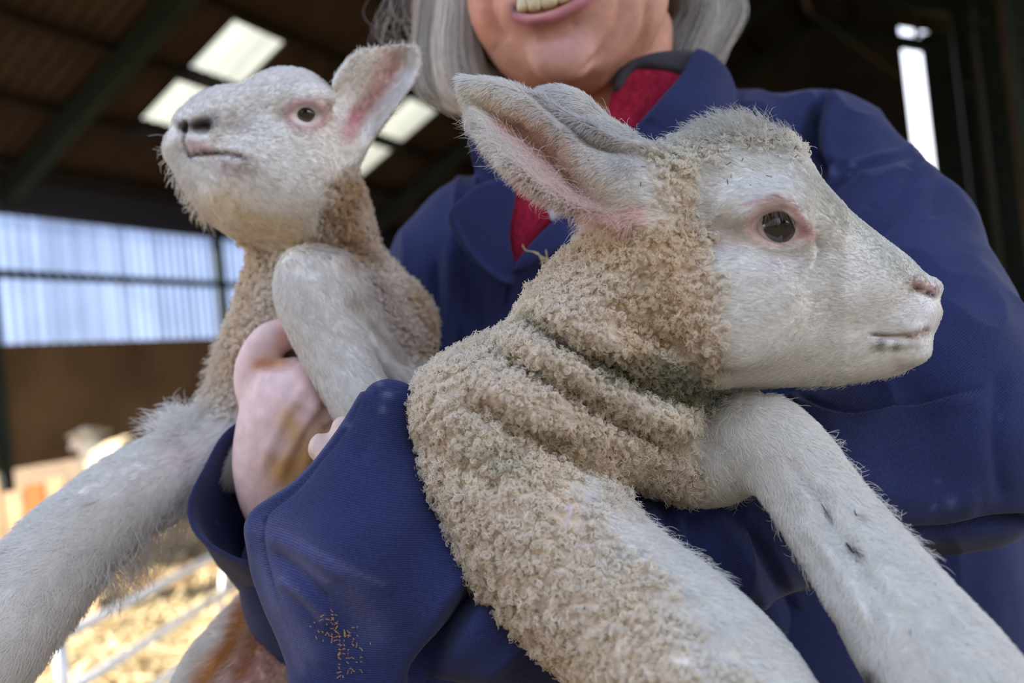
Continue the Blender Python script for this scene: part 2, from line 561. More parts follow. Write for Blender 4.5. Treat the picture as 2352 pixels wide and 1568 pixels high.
BOXQ = np.array([(0, 1, 3, 2), (4, 6, 7, 5), (0, 4, 5, 1), (2, 3, 7, 6), (0, 2, 6, 4), (1, 5, 7, 3)])
class Parts:
    def __init__(s): s.V = []; s.Q = []; s.n = 0
    def add(s, V, Q):
        s.V.append(np.asarray(V, float)); s.Q.append(np.asarray(Q) + s.n); s.n += len(V)
    def box(s, c, du, dv, dw): s.add(box_pts(c, np.array(du, float), np.array(dv, float), np.array(dw, float)), BOXQ)
    def tube(s, pts, r, n=12, cap=True):
        P = np.array(pts, float); m = len(P); r = np.broadcast_to(r, (m,))
        T = np.gradient(P, axis=0); T /= np.linalg.norm(T, axis=1, keepdims=True)
        up = np.array([0, 0, 1.0]) if abs(T[0][2]) < .9 else np.array([1.0, 0, 0])
        V = []; a = np.cross(T[0], up); a /= np.linalg.norm(a)
        for i in range(m):
            a = a - T[i] * (a @ T[i]); a /= np.linalg.norm(a); b = np.cross(T[i], a)
            th = np.arange(n) / n * 2 * math.pi
            V.append(P[i] + r[i] * (np.cos(th)[:, None] * a + np.sin(th)[:, None] * b))
        V = np.concatenate(V)
        Q = [(i * n + j, i * n + (j + 1) % n, (i + 1) * n + (j + 1) % n, (i + 1) * n + j) for i in range(m - 1) for j in range(n)]
        if cap:
            V = np.concatenate([V, P[:1], P[-1:]]); k = len(V)
            Q += [(k - 2, (j + 1) % n, j, j) for j in range(n)] + [(k - 1, (m - 1) * n + j, (m - 1) * n + (j + 1) % n, (m - 1) * n + (j + 1) % n) for j in range(n)]
        s.add(V, Q)
    def build(s, name, parent=None, mat=None, attrs=None, smooth=False):
        V = np.concatenate(s.V); Q = np.concatenate(s.Q)
        tri = Q[:, 2] == Q[:, 3]
        if tri.any():
            V0 = V - root_of(parent)
            me = bpy.data.meshes.new(name)
            me.from_pydata(V0.tolist(), [], [tuple(q[:3]) if t else tuple(q) for q, t in zip(Q.tolist(), tri)])
            me.polygons.foreach_set('use_smooth', np.full(len(Q), smooth)); me.update()
            return link(name, me, parent, mat)
        return mesh_np(name, V, Q, parent, mat, attrs, smooth)

M_steel = material('green_painted_steel', srgb(34, 46, 38), .6, noise=(6, .25))
M_sheet = material('fibre_cement', srgb(66, 54, 43), .9, noise=(3, .2))
M_purlin = material('dark_timber', srgb(44, 36, 30), .8, noise=(4, .25))
M_clad = material('wall_cladding', srgb(112, 88, 62), .85, noise=(1.2, .3))
M_block = material('dark_end_wall', srgb(60, 50, 42), .9, noise=(2, .3))

def translucent(name, col, clear, rib_tone=0.35, period=None, refract=0.0):
    m = bpy.data.materials.new(name); m.use_nodes = True
    t = m.node_tree; t.nodes.clear()
    out = t.nodes.new('ShaderNodeOutputMaterial'); tr = t.nodes.new('ShaderNodeBsdfTransparent'); tl = t.nodes.new('ShaderNodeBsdfTranslucent')
    mx = t.nodes.new('ShaderNodeMixShader'); mx.inputs[0].default_value = clear
    a = t.nodes.new('ShaderNodeAttribute'); a.attribute_name = 'rib_tone'
    n = t.nodes.new('ShaderNodeTexNoise'); n.inputs['Scale'].default_value = 1.6; n.inputs['Detail'].default_value = 4
    co = t.nodes.new('ShaderNodeTexCoord'); t.links.new(co.outputs['Object'], n.inputs['Vector'])
    mp = t.nodes.new('ShaderNodeMapRange'); mp.inputs[1].default_value = .3; mp.inputs[2].default_value = .7; mp.inputs[3].default_value = .85; mp.inputs[4].default_value = 1.05
    t.links.new(n.outputs['Fac'], mp.inputs[0])
    mu = t.nodes.new('ShaderNodeMath'); mu.operation = 'MULTIPLY'; t.links.new(mp.outputs[0], mu.inputs[0]); t.links.new(a.outputs['Fac'], mu.inputs[1])
    sc = t.nodes.new('ShaderNodeVectorMath'); sc.operation = 'SCALE'; sc.inputs[0].default_value = col; t.links.new(mu.outputs[0], sc.inputs['Scale'])
    t.links.new(sc.outputs[0], tr.inputs[0]); t.links.new(sc.outputs[0], tl.inputs[0])
    t.links.new(tl.outputs[0], mx.inputs[1]); t.links.new(tr.outputs[0], mx.inputs[2]); t.links.new(mx.outputs[0], out.inputs[0])
    return m

def corrugated(fn, a0, a1, b0, b1, period, depth, per=8):
    """fn(a, b, off) world point; corrugation runs along b"""
    na = max(2, int((a1 - a0) / period * per)); A = np.linspace(a0, a1, na + 1)
    V = []; D = []
    for a in A:
        ph = a / period * 2 * math.pi
        for b in (b0, b1):
            V.append(fn(a, b, depth * math.sin(ph))); D.append(1.0 - .62 * max(0, math.cos(ph * 1.0)) ** 5 - .30 * (hash3(np.array([int(a / period), 3, 5]))[0]))  # darker stripe on one flank of each corrugation, random tone per rib
    Q = [(2 * i, 2 * i + 1, 2 * i + 3, 2 * i + 2) for i in range(na)]
    return np.array(V), np.array(Q), np.array(D)

SKU, SKV = 13.0, 5.8
def barn():
    U0, U1 = -0.6, 15.6
    # straw strewn floor and yard
    g = Parts(); n = 110
    X = np.linspace(-22, 22, n); Y = np.linspace(-14, 30, n)
    V = np.array([(x, y, 0.0) for x in X for y in Y]); 
    V[:, 2] = (vnoise(V, .9, 2) - .5) * .12 + (vnoise(V, 2.7, 4) - .5) * .16
    V[:, 2] *= np.clip((np.hypot(V[:, 0], V[:, 1] - .6) - 1.2), 0, 1)
    Q = np.array([(i * n + j, (i + 1) * n + j, (i + 1) * n + j + 1, i * n + j + 1) for i in range(n - 1) for j in range(n - 1)])
    M_floor = material('straw_bedding', srgb(128, 104, 72), .95, noise=(4, .6), bump=(30, .8, .03))
    o = mesh_np('floor', V, Q, None, M_floor); tag(o, kind='structure')
    # roof
    per = .146
    sk = [(5.85, 6.57, 2.06, 2.78), (5.85, 6.57, 1.22, 1.92), (8.93, 9.65, 2.06, 2.78), (8.93, 9.65, 1.22, 1.92), (SKU, SKU + .8, SKV, SKV + .7)]
    us = sorted({U0, U1, 5.85, 6.57, 8.93, 9.65, SKU, SKU + .8}); vs = [-.4, 1.22, 1.92, 2.06, 2.78, SKV, SKV + .7, RIDGE_V]
    p = Parts()
    for i in range(len(us) - 1):
        for j in range(len(vs) - 1):
            um, vm = (us[i] + us[i + 1]) / 2, (vs[j] + vs[j + 1]) / 2
            if any(a < um < b and c < vm < d for a, b, c, d in sk): continue
            Vc, Qc, _ = corrugated(lambda a, b, off: roof_pt(a, b, off), us[i], us[i + 1], vs[j], vs[j + 1], per, .022, 6); p.add(Vc, Qc)
    Vc, Qc, _ = corrugated(lambda a, b, off: roof_pt(a, b, off), U0, U1, RIDGE_V + .001, 14.2, per, .022, 6); p.add(Vc, Qc)
    tag(p.build('ceiling', None, M_sheet), kind='structure')
    M_sky = translucent('fibreglass_rooflight', (.46, .435, .32), .62)
    pos = ['near pair, upper', 'near pair, lower', 'far pair, upper', 'far pair, lower']
    labs = ['upper translucent rooflight of the pair behind the raised muzzle of the lamb', 'lower translucent rooflight of the pair, partly behind the lamb muzzle',
            'upper translucent rooflight between the lamb ear and the grey hair', 'lower translucent rooflight under the lamb ear, beside its wool neck', 'small far rooflight glimpsed between the grey hair and the blue collar']
    for q, (a, b, c, d) in enumerate(sk):
        r = empty('rooflight', roof_pt((a + b) / 2, (c + d) / 2), labs[q], 'skylight', 'translucent sheets in the roof')
        Vc, Qc, Dc = corrugated(lambda x, y, off: roof_pt(x, y, off), a, b, c, d, per / 2, .011, 8)
        mesh_np('sheet', Vc, Qc, r, M_sky, {'rib_tone': 1 - (1 - Dc) * .5})
        f = Parts(); e = .02
        for (x0, x1, y0, y1) in ((a - e, b + e, c - e, c), (a - e, b + e, d, d + e), (a - e, a, c, d), (b, b + e, c, d)):
            P = [roof_pt(x, y, o_) for x in (x0, x1) for y in (y0, y1) for o_ in (.0, .03)]; f.add(P, BOXQ)
        f.build('frame', r, M_purlin)
    # purlins and rafters
    def along(name, v, hgt, wid, mat, u0=U0, u1=U1):
        P = [roof_pt(x, y, o_) for x in (u0, u1) for y in (v - wid / 2, v + wid / 2) for o_ in (.025, hgt)]
        q = Parts(); q.add(P, BOXQ); return q.build(name, None, mat)
    nv = [.25, 1.10, 1.99, 2.88, 3.8, 4.75, 5.7, 6.7, 7.6, 8.6, 9.7, 10.8, 12.0]
    for v in nv:
        o = along('purlin', v, .15, .07, M_purlin)
        tag(o, 'dark timber purlin running along the underside of the barn roof', 'beam', 'roof purlins', 'structure')
    for u in (2.2, 4.82, 7.83, 10.65, 13.5, 15.5):
        q = Parts()
        u = u + .2 if u == 4.82 else u
        for (v0, v1) in ((-.2, RIDGE_V), (RIDGE_V + .001, 14.0)):
            q.add([roof_pt(x, y, o_) for x in (u - .07, u + .07) for y in (v0, v1) for o_ in (.15, .36)], BOXQ)
        tag(q.build('rafter', None, M_steel), 'green painted steel rafter crossing under the barn roof', 'beam', 'steel rafters', 'structure')
        u = 4.82 if abs(u - 5.02) < .01 else u
        q = Parts(); q.box(B(u - .05, -.06, 0), HV * .10, NV * .10, (0, 0, 3.75))
        if u > 4: tag(q.build('column', None, M_steel), 'green steel column carrying the sheeted wall', 'post', 'columns of the sheeted wall', 'structure')
    # sheeted wall
    M_win = translucent('clear_corrugated_sheet', (.28, .365, .56), .6)
    bays = [(2.6, 4.78), (4.86, 7.75), (7.91, 10.57), (10.73, 13.42), (13.58, 15.5)]
    for i, (a, b) in enumerate(bays):
        f = lambda x, z, off: B(x, off - .03, z)
        q = Parts()
        for (z0, z1) in ((.62, 1.87), (3.19, 3.75)):
            Vc, Qc, _ = corrugated(f, a - .08, b + .08, z0, z1, .115, .018, 6); q.add(Vc, Qc)
        tag(q.build('wall_left', None, M_clad if True else None), kind='structure')
        r = empty('window_%d' % (i + 1), B((a + b) / 2, 0, 2.5), kind='structure')
        Vc, Qc, Dc = corrugated(f, a, b, 1.87, 3.19, .115, .018, 10)
        mesh_np('sheet', Vc, Qc, r, M_win, {'rib_tone': Dc})
        fr = Parts()
        fr.box(B(a, -.0, 2.53), HV * (b - a), NV * .07, (0, 0, .08))
        fr.build('rail', r, M_steel)
    # dark band inside above the sheets and low wall boards
    q = Parts(); q.box(B(2.6, .02, 3.20), HV * 12.9, NV * .08, (0, 0, .45)); tag(q.build('beam', None, material('eaves_beam', srgb(52, 54, 66), .7)), 'dark eaves beam above the corrugated sheets', 'beam', kind='structure')
    q = Parts(); q.box(B(7.0, .06, .9), HV * .75, NV * .3, (0, 0, .55)); o = q.build('feed_trough', None, material('dark_trough', srgb(40, 40, 44), .6)); 
    bpy.data.objects.remove(o)
    # far end
    q = Parts()
    q.box(B(15.45, 0, 0), HV * .1, NV * 8.5, (0, 0, 3.7)); q.box(B(15.45, 8.42, 0), HV * .1, NV * .6, (0, 0, 1.5))
    e = [B(15.45 + k_, s_, z_) for k_ in (0, .1) for s_, z_ in ((0, 3.7), (7.05, 7.2), (8.50, 6.5), (8.50, 3.6))]
    q.add(e, [(0, 1, 2, 3), (7, 6, 5, 4), (0, 4, 5, 1), (1, 5, 6, 2), (2, 6, 7, 3), (3, 7, 4, 0)])
    tag(q.build('wall_back', None, M_block), kind='structure')
    q = Parts(); q.box(B(15.5, 8.80, 0), HV * .2, NV * .8, (0, 0, 6.0)); tag(q.build('column', None, M_steel), 'green steel column at the bright end opening of the barn', 'post', kind='structure')
    # side partition beyond the shoulder
    q = Parts(); x = 9.2
    k = 0
    while x < 15.4:
        w = .16 + .05 * hash3(np.array([k, 1, 1]))[0]
        q.box(B(x, 9.32 + .02 * (k % 2), 0), HV * w, NV * .025, (0, 0, 5.2 - .4 * hash3(np.array([k, 2, 7]))[0])); x += w + .02; k += 1
    tag(q.build('wall_right', None, material('weathered_boards', srgb(96, 84, 66), .85, noise=(3, .35))), kind='structure')
    for u in (8.2, 10.6, 13.4):
        q = Parts(); q.box(B(u - .11, 9.10, 0), HV * .22, NV * .03, (0, 0, 6.0)); q.box(B(u - .02, 9.13, 0), HV * .04, NV * .16, (0, 0, 6.0)); q.box(B(u - .11, 9.29, 0), HV * .22, NV * .03, (0, 0, 6.0))
        tag(q.build('column', None, M_steel), 'green steel column standing behind the raised sleeve', 'post', 'columns beside the boarded partition', 'structure')
    q = Parts(); q.box(B(-8.5, 11.5, 0), HV * 1.5, NV * 8, (0, 0, 6.5)); tag(q.build('added_light_block', None, M_block), kind='structure')  # unseen dark block, added to cut sky light from this side
    # unseen block added behind the camera to keep direct sun off the figures
    q = Parts(); q.box(B(-9.5, 1.0, 0), HV * 2.5, NV * 9.5, (0, 0, 8.5)); tag(q.build('added_light_block', None, material('pale_light_block', srgb(196, 190, 178), .9, noise=(1, .1))), kind='structure')

def straw_and_pen():
    # loose straw on the floor
    n = 16000
    P = np.zeros((n, 3)); a = rng.random(n)
    ang = rng.uniform(-.78, -.08, n); dist = 2.0 + 7.5 * rng.random(n) ** .8
    P[:, 0] = np.tan(ang) * dist; P[:, 1] = dist
    cl = vnoise(P, .45, 6)
    P[:, 2] = .02 + .22 * np.clip(cl - .35, 0, 1) * rng.random(n)
    d = rng.normal(0, 1, (n, 3)); d[:, 2] *= .45; d /= np.linalg.norm(d, axis=1, keepdims=True)
    L = rng.uniform(.05, .16, n)[:, None]; w = rng.uniform(.0035, .007, n)[:, None]
    s = np.cross(d, rng.normal(0, 1, (n, 3))); s /= np.linalg.norm(s, axis=1, keepdims=True); t = np.cross(d, s)
    c = [P - d * L + s * w, P - d * L - s * w * .5 + t * w, P - d * L - s * w * .5 - t * w, P + d * L + s * w, P + d * L - s * w * .5 + t * w, P + d * L - s * w * .5 - t * w]
    V = np.stack(c, 1).reshape(-1, 3); V[:, 2] = np.maximum(V[:, 2], .004)
    b = np.arange(n)[:, None] * 6
    Q = np.concatenate([b + np.array([[0, 1, 4, 3]]), b + np.array([[1, 2, 5, 4]]), b + np.array([[2, 0, 3, 5]])])
    col = np.repeat(np.array(srgb(246, 226, 182))[None] * rng.uniform(.45, 1.05, (n, 1)), 6, 0)
    o = mesh_np('straw', V, Q, None, material('straw', rough=.6, attr='col'), {'col': np.clip(col, 0, 1)}, smooth=False)
    tag(o, 'loose pale straw littering the sunlit pen floor', 'straw', kind='stuff')
    # galvanised hurdle
    M_galv = material('galvanised_tube', srgb(196, 200, 206), .35, metal=.55, noise=(8, .12))
    h = empty('sheep_hurdle', to_world(C(150, 1700, 2.3)[None])[0] * np.array([1, 1, 0]), 'galvanised tubular sheep hurdle standing in the straw', 'fence')
    A = to_world(C(135, 1466, 2.3)[None])[0]
    dr = np.array([math.sin(math.radians(7)), math.cos(math.radians(7)), 0])
    z1 = A[2]; z2 = to_world(C(180, 1590, 2.3)[None])[0][2]
    for z in (z1, z2, z2 - .16):
        q = Parts(); q.tube([np.array([A[0], A[1], z]), np.array([A[0], A[1], z]) + dr * 1.9], .016); q.build('rail', h, M_galv, smooth=True)
    for k_, tt in enumerate((0.0, 1.9)):
        q = Parts(); b_ = np.array([A[0], A[1], 0]) + dr * tt
        q.tube([b_, b_ + np.array([0, 0, z1 + (.13 if k_ == 0 else .02)])], .019); q.build('upright', h, M_galv, smooth=True)
    q = Parts(); q.tube([np.array([A[0], A[1], z1 - .28]) + dr * .9, np.array([A[0], A[1], z1]) + dr * 1.0], .012); q.build('brace', h, M_galv, smooth=True)
    # board fence at the edge
    M_wood = material('pen_boards', srgb(188, 160, 128), .8, noise=(5, .25))
    base = to_world(C(30, 1200, 4.2)[None])[0]
    f = empty('board_fence', base * np.array([1, 1, 0]), 'low wooden pen partition of pale upright boards', 'fence')
    x = 0.0
    for k in range(9):
        w = .10
        q = Parts(); p0 = np.array([base[0] - .62 + x, base[1] - .0 + .05 * x, 0])
        hh = .80 + .03 * math.sin(k * 2.1); q.box(p0, (w, 0, 0), (0, .02, 0), (0, 0, hh)); q.build('board', f, M_wood if k % 3 else material('rusty_board', srgb(176, 112, 64), .8)); x += w + .012
    q = Parts(); q.box([base[0] - .64, base[1] + .03, .55], (1.1, .055, 0), (0, .03, 0), (0, 0, .09)); q.build('rail', f, M_wood)

def ewe(px, py_back, dist, rz, label, sc=1.0):
    c = to_world(C(px, py_back, dist)[None])[0]
    F = Field((-.75, -.35, -.02), (.95, .35, 1.05), .022)
    F.ell((0, 0, .62), (.48, .20, .24), k=.03)
    F.cone((.38, 0, .68), .15, (.58, 0, .86), .10, k=.06)
    F.cone((.58, 0, .90), .085, (.80, 0, .80), .045, k=.03)
    for sx in (-.32, .34):
        for sy in (-.11, .11):
            F.cone((sx, sy, .5), .07, (sx, sy, .22), .035, k=.03); F.cone((sx, sy, .24), .032, (sx + .01, sy, .0), .028, k=.01)
    for sy in (-1, 1): F.cone((.56, sy * .06, .93), .03, (.55, sy * .19, .92), .02, k=.015)
    V, Q = F.mesh(2)
    col = np.tile(np.array(srgb(214, 196, 168)), (len(V), 1)); col[V[:, 0] > .62] = srgb(226, 205, 190)
    N = normals_of(V, Q); fl = (V[:, 2] > .38) & (V[:, 0] < .55); V = V + N * ((vnoise(V, .05, 3) - .5) * .05 * fl)[:, None]
    V = V * sc; V[:, 2] += 0
    R = np.array([[math.cos(rz), -math.sin(rz), 0], [math.sin(rz), math.cos(rz), 0], [0, 0, 1]])
    base = np.array([c[0], c[1], 0.0])
    r = empty('ewe', base, label, 'sheep')
    mesh_np('body', V @ R.T + base, Q, r, bpy.data.materials.get('ewe_wool') or material('ewe_wool', rough=.95, attr='col', bump=(60, .6, .01)), {'col': col})
    for sy in (-1, 1):
        q = Parts(); e_ = (np.array([.68, sy * .055, .88]) * sc) @ R.T + base
        q.tube([e_ - R[:, 1] * .012 * sy, e_ + R[:, 1] * .008 * sy], .012); q.build('eye', r, M_steel, smooth=True)

def outside():
    rs = np.random.default_rng(3)
    for k, (px, d, zt) in enumerate([(2060, 23, 4.0), (2165, 30, 3.6)]):
        c = to_world(C(px, 400, d)[None])[0]; base = np.array([c[0], c[1], 0])
        r = empty('garden_tree', base, ['leafy green tree outside the far barn opening', 'low leafy shrub beyond the far barn opening'][k], 'tree')
        q = Parts(); q.tube([base, base + np.array([.1, 0, zt * .6])], [.16, .08]); q.build('trunk', r, M_purlin, smooth=True)
        n = 1500; P = rs.normal(0, 1, (n, 3)); P /= np.linalg.norm(P, axis=1, keepdims=True); P *= rs.random((n, 1)) ** .4 * np.array([1.5, 1.5, zt * .42]); P += base + np.array([0, 0, zt * .62])
        a = rs.normal(0, 1, (n, 3)); a /= np.linalg.norm(a, axis=1, keepdims=True); b = np.cross(a, rs.normal(0, 1, (n, 3))); b /= np.linalg.norm(b, axis=1, keepdims=True)
        V = np.stack([P - a * .16, P + b * .08, P + a * .16, P - b * .08], 1).reshape(-1, 3)
        Q = np.arange(n * 4).reshape(n, 4)
        mesh_np('foliage', V, Q, r, bpy.data.materials.get('leaves') or material('leaves', srgb(150, 190, 90), .6), smooth=False)
# ------------------------------------------------------------------ the person in the blue overall
def cloth_material():
    m = bpy.data.materials.new('navy_twill'); m.use_nodes = True
    t = m.node_tree; b = t.nodes['Principled BSDF']
    b.inputs['Roughness'].default_value = .85; b.inputs['Specular IOR Level'].default_value = .12; b.inputs['Sheen Weight'].default_value = .12
    b.inputs['Sheen Roughness'].default_value = .5
    a = t.nodes.new('ShaderNodeAttribute'); a.attribute_name = 'col'
    w = t.nodes.new('ShaderNodeAttribute'); w.attribute_name = 'weave'
    s = t.nodes.new('ShaderNodeMath'); s.operation = 'MULTIPLY'; s.inputs[1].default_value = 2 * math.pi / .00112; t.links.new(w.outputs['Fac'], s.inputs[0])
    sn = t.nodes.new('ShaderNodeMath'); sn.operation = 'SINE'; t.links.new(s.outputs[0], sn.inputs[0])
    mp = t.nodes.new('ShaderNodeMapRange'); mp.inputs[1].default_value = -1; mp.inputs[2].default_value = 1; mp.inputs[3].default_value = .80; mp.inputs[4].default_value = 1.2
    t.links.new(sn.outputs[0], mp.inputs[0])
    n = t.nodes.new('ShaderNodeTexNoise'); n.inputs['Scale'].default_value = 700; n.inputs['Detail'].default_value = 3
    co = t.nodes.new('ShaderNodeTexCoord'); t.links.new(co.outputs['Object'], n.inputs['Vector'])
    mp2 = t.nodes.new('ShaderNodeMapRange'); mp2.inputs[1].default_value = .3; mp2.inputs[2].default_value = .7; mp2.inputs[3].default_value = .82; mp2.inputs[4].default_value = 1.2
    t.links.new(n.outputs['Fac'], mp2.inputs[0])
    mu = t.nodes.new('ShaderNodeMath'); mu.operation = 'MULTIPLY'; t.links.new(mp.outputs[0], mu.inputs[0]); t.links.new(mp2.outputs[0], mu.inputs[1])
    sc = t.nodes.new('ShaderNodeVectorMath'); sc.operation = 'SCALE'; t.links.new(a.outputs['Color'], sc.inputs[0]); t.links.new(mu.outputs[0], sc.inputs['Scale'])
    t.links.new(sc.outputs[0], b.inputs['Base Color'])
    bp = t.nodes.new('ShaderNodeBump'); bp.inputs['Strength'].default_value = .35; bp.inputs['Distance'].default_value = .0002
    t.links.new(sn.outputs[0], bp.inputs['Height']); t.links.new(bp.outputs[0], b.inputs['Normal'])
    return m

NAVY = srgb(44, 49, 85)

def woman():
    base = to_world(C(1450, 800, .74)[None])[0]; base[2] = 0
    root = empty('person', base, 'smiling person with grey bobbed hair in a navy overall, holding two lambs', 'person')
    h = .0026 if not FAST else .005
    lo, hi = bbox_px(520, -640, 2380, 1700, .42, .86)
    lo = np.array([C(520, 0, .60)[0], C(0, 1650, .6)[1], -.86]); hi = np.array([C(2300, 0, .60)[0], C(0, -600, .62)[1], -.42])
    F = Field(lo, hi, h)
    tl = math.radians(13)
    R = np.array([[math.cos(tl), math.sin(tl), 0], [-math.sin(tl), math.cos(tl), 0], [0, 0, 1]])
    F.ell(C(1255, -240, .715), (.076, .105, .092), R, k=.01)
    face = [(1080, -230), (1072, -60), (1084, 0), (1100, 80), (1140, 150), (1195, 198), (1250, 218), (1320, 222), (1385, 205), (1440, 165), (1490, 112), (1522, 50), (1535, -20), (1530, -220), (1300, -330)]
    F.inflate(face, .655, .052, lambda x, y: idw([(1300, 0, .056), (1290, 150, .050), (1100, 0, .035), (1500, 0, .035), (1290, -150, .056)], x, y), zc=0, k=.02)
    F.ell(C(1290, 140, .613), (.024, .017, .012), k=.016)
    F.ell(C(1140, 0, .640), (.018, .024, .016), k=.02)
    F.ell(C(1450, 0, .640), (.018, .024, .016), k=.02)
    F.ell(C(1275, -10, .612), (.040, .020, .012), R, k=.014)          # mouth mound
    F.cone(C(1265, -210, .600), .008, C(1270, -120, .580), .013, k=.012)  # nose
    F.cone(C(1242, -112, .590), .007, C(1300, -122, .590), .007, k=.006)
    for ex in (1185, 1345): F.ell(C(ex, -215 - (ex - 1265) * .2, .607), (.016, .010, .010), R, k=.012, cut=True)
    F.chain([(1190, 20, .600, 10), (1225, 18, .594, 19), (1275, 8, .592, 24), (1340, -22, .595, 20), (1395, -55, .603, 10)], k=.004, cut=True)
    F.chain([(1182, 36, .6035, 5), (1222, 47, .5980, 8), (1270, 38, .5960, 9), (1330, 6, .5980, 8), (1395, -38, .605, 5)], k=.005)
    F.chain([(1340, 60, .745, 140), (1385, 230, .742, 152), (1440, 400, .745, 190)], k=.018)
    F.chain([(1490, 60, .700, 45), (1450, 200, .685, 34), (1400, 330, .680, 28)], k=.02)
    # trunk and arms inside the overall
    F.chain([(1420, 420, .79, 170), (1450, 800, .80, 220), (1480, 1500, .80, 240)], k=.02)
    F.chain([(1400, 480, .78, 110), (1100, 560, .75, 80), (930, 1000, .71, 75), (880, 1450, .65, 75), (740, 1360, .60, 72), (655, 1150, .560, 76)], k=.02)
    F.chain([(1400, 480, .78, 110), (1880, 430, .72, 90), (2070, 680, .60, 85), (2180, 1050, .51, 110), (1800, 1160, .50, 90), (1400, 1310, .478, 80), (1050, 1340, .462, 75), (900, 1230, .458, 80)], k=.02)
    # hand round the far lamb
    palm = [(588, 850), (640, 832), (700, 838), (745, 866), (778, 925), (788, 985), (770, 1035), (720, 1085), (665, 1130), (605, 1135), (570, 1065), (556, 985), (562, 905)]
    F.inflate(palm, .553, .020, .0165, zc=0.0, k=.008)
    F.chain([(655, 1120, .556, 88), (650, 1040, .549, 84), (665, 950, .545, 78), (690, 900, .545, 60)], k=.014)
    F.chain([(590, 900, .553, 42), (588, 840, .551, 38), (618, 784, .550, 34), (668, 766, .556, 26), (730, 784, .570, 22), (790, 806, .585, 19)], k=.006)
    for (a, b, rr) in ((722, 862, 26), (748, 908, 27), (764, 954, 26), (768, 1002, 24)):
        F.chain([(a - 40, b + 6, .541, rr - 6), (a, b, .538, rr), (a + 50, b - 14, .557, rr - 3), (a + 90, b + 4, .575, rr - 6), (a + 95, b + 40, .590, rr - 9)], k=.0035)
    # near hand inside the cuff, finger showing at the opening
    F.chain([(900, 1230, .458, 84), (840, 1150, .460, 80)], k=.01)
    for (a, b, c, e_) in ((815, 1090, 738, 1026), (845, 1055, 790, 985), (880, 1040, 850, 960), (800, 1150, 740, 1100)):
        F.chain([(a, b, .462, 36), ((a + c) / 2, (b + e_) / 2, .466, 34), (c, e_, .474, 31)], k=.003)
    V, Q = F.mesh(2)
    st = [([(1135, -30), (1128, 20), (1150, 70), (1170, 90)], 9, -.0030), ([(1105, 10), (1110, 60), (1140, 110)], 20, .0016),
          ([(1425, -40), (1425, 20), (1412, 70), (1385, 120), (1340, 165)], 10, -.0042), ([(1460, -40), (1455, 50), (1420, 120), (1370, 175)], 13, .0018),
          ([(1490, 0), (1475, 80), (1440, 140), (1390, 190)], 9, -.0032),
          ([(1230, 78), (1280, 72), (1330, 50)], 14, -.0028), ([(1160, 200), (1250, 228), (1330, 230), (1400, 215)], 12, -.0012),
          ([(1400, 250), (1380, 300)], 16, -.002), ([(1210, 240), (1300, 255), (1380, 245)], 10, -.0012),
          ([(600, 1080), (640, 980), (700, 880)], 9, .0012), ([(640, 1100), (680, 1010), (738, 915)], 9, .0014), ([(690, 1100), (720, 1020), (755, 960)], 9, .0012), ([(620, 1090), (665, 980), (715, 900)], 9, -.0010), ([(665, 1100), (700, 1010), (745, 945)], 9, -.0010), ([(600, 840), (650, 838), (700, 815)], 9, -.003), ([(640, 900), (700, 930), (750, 960)], 12, .0010),
          ([(730, 890), (760, 892)], 6, -.0016), ([(738, 934), (775, 936)], 6, -.0016), ([(738, 980), (782, 982)], 6, -.0016), ([(600, 1020), (660, 1060)], 20, .0012)]
    V = sculpt(V, Q, st)
    x, y = to_px(V); N = normals_of(V, Q)
    col = np.tile(np.array(srgb(204, 148, 124)), (len(V), 1))
    nz = vnoise(V, .010, 5)[:, None]; col *= (.93 + .14 * nz)
    hd = (y < 420) & (x > 1000)
    tint(col, x, y, [(1220, 240), (1400, 250), (1480, 200)], 40, srgb(206, 146, 104), .6)  # orange bounce light painted into the neck colour
    tint(col, x, y, [(1185, 42), (1225, 52), (1270, 42), (1335, 8), (1390, -30)], 13, srgb(190, 116, 128), .95)
    tint(col, x, y, [(1185, 20), (1225, 12), (1275, 2), (1340, -25), (1395, -55)], 14, srgb(70, 26, 26), .95)
    tint(col, x, y, [(1120, -20), (1120, 60)], 34, srgb(220, 140, 112), .6)
    tint(col, x, y, [(1270, 110), (1330, 100)], 40, srgb(190, 142, 140), .5)
    ahand = (x < 900) & (y > 650)
    col[ahand] = np.array(srgb(226, 190, 180)) * (.93 + .14 * nz[ahand])
    tint(col, x, y, [(650, 1080), (720, 1040), (775, 990)], 42, srgb(206, 146, 66), .85)
    tint(col, x, y, [(660, 960), (680, 1000)], 26, srgb(212, 160, 84), .7)
    tint(col, x, y, [(590, 838), (650, 832)], 16, srgb(190, 130, 76), .8)
    tint(col, x, y, [(690, 1110), (660, 1090)], 22, srgb(196, 150, 80), .7)
    tint(col, x, y, [(720, 760), (660, 765)], 22, srgb(220, 150, 136), .6)
    tint(col, x, y, [(760, 960), (770, 1000)], 16, srgb(236, 214, 206), .6)
    tint(col, x, y, [(745, 880), (765, 930)], 14, srgb(206, 140, 120), .6)
    nh = (-V[:, 2] < .51) & (x < 1000) & (y > 700); col[nh] = srgb(222, 188, 168)
    skin = material('skin', rough=.58, attr='col', spec=.28, sss=.07, bump=(500, .35, .0006), noise=(140, .09))
    mesh_np('body', to_world(V), Q, root, skin, {'col': col})
    # teeth
    tp = smooth_poly([(1192, 12, .601), (1212, 10, .5975), (1240, 6, .596), (1275, -4, .5955), (1315, -20, .597), (1350, -40, .600), (1380, -60, .604)], 1, closed=False)
    Mt = material('tooth', srgb(214, 196, 156), .25, spec=.5, noise=(300, .12))
    te = empty('teeth', base * 0, None); te.parent = root
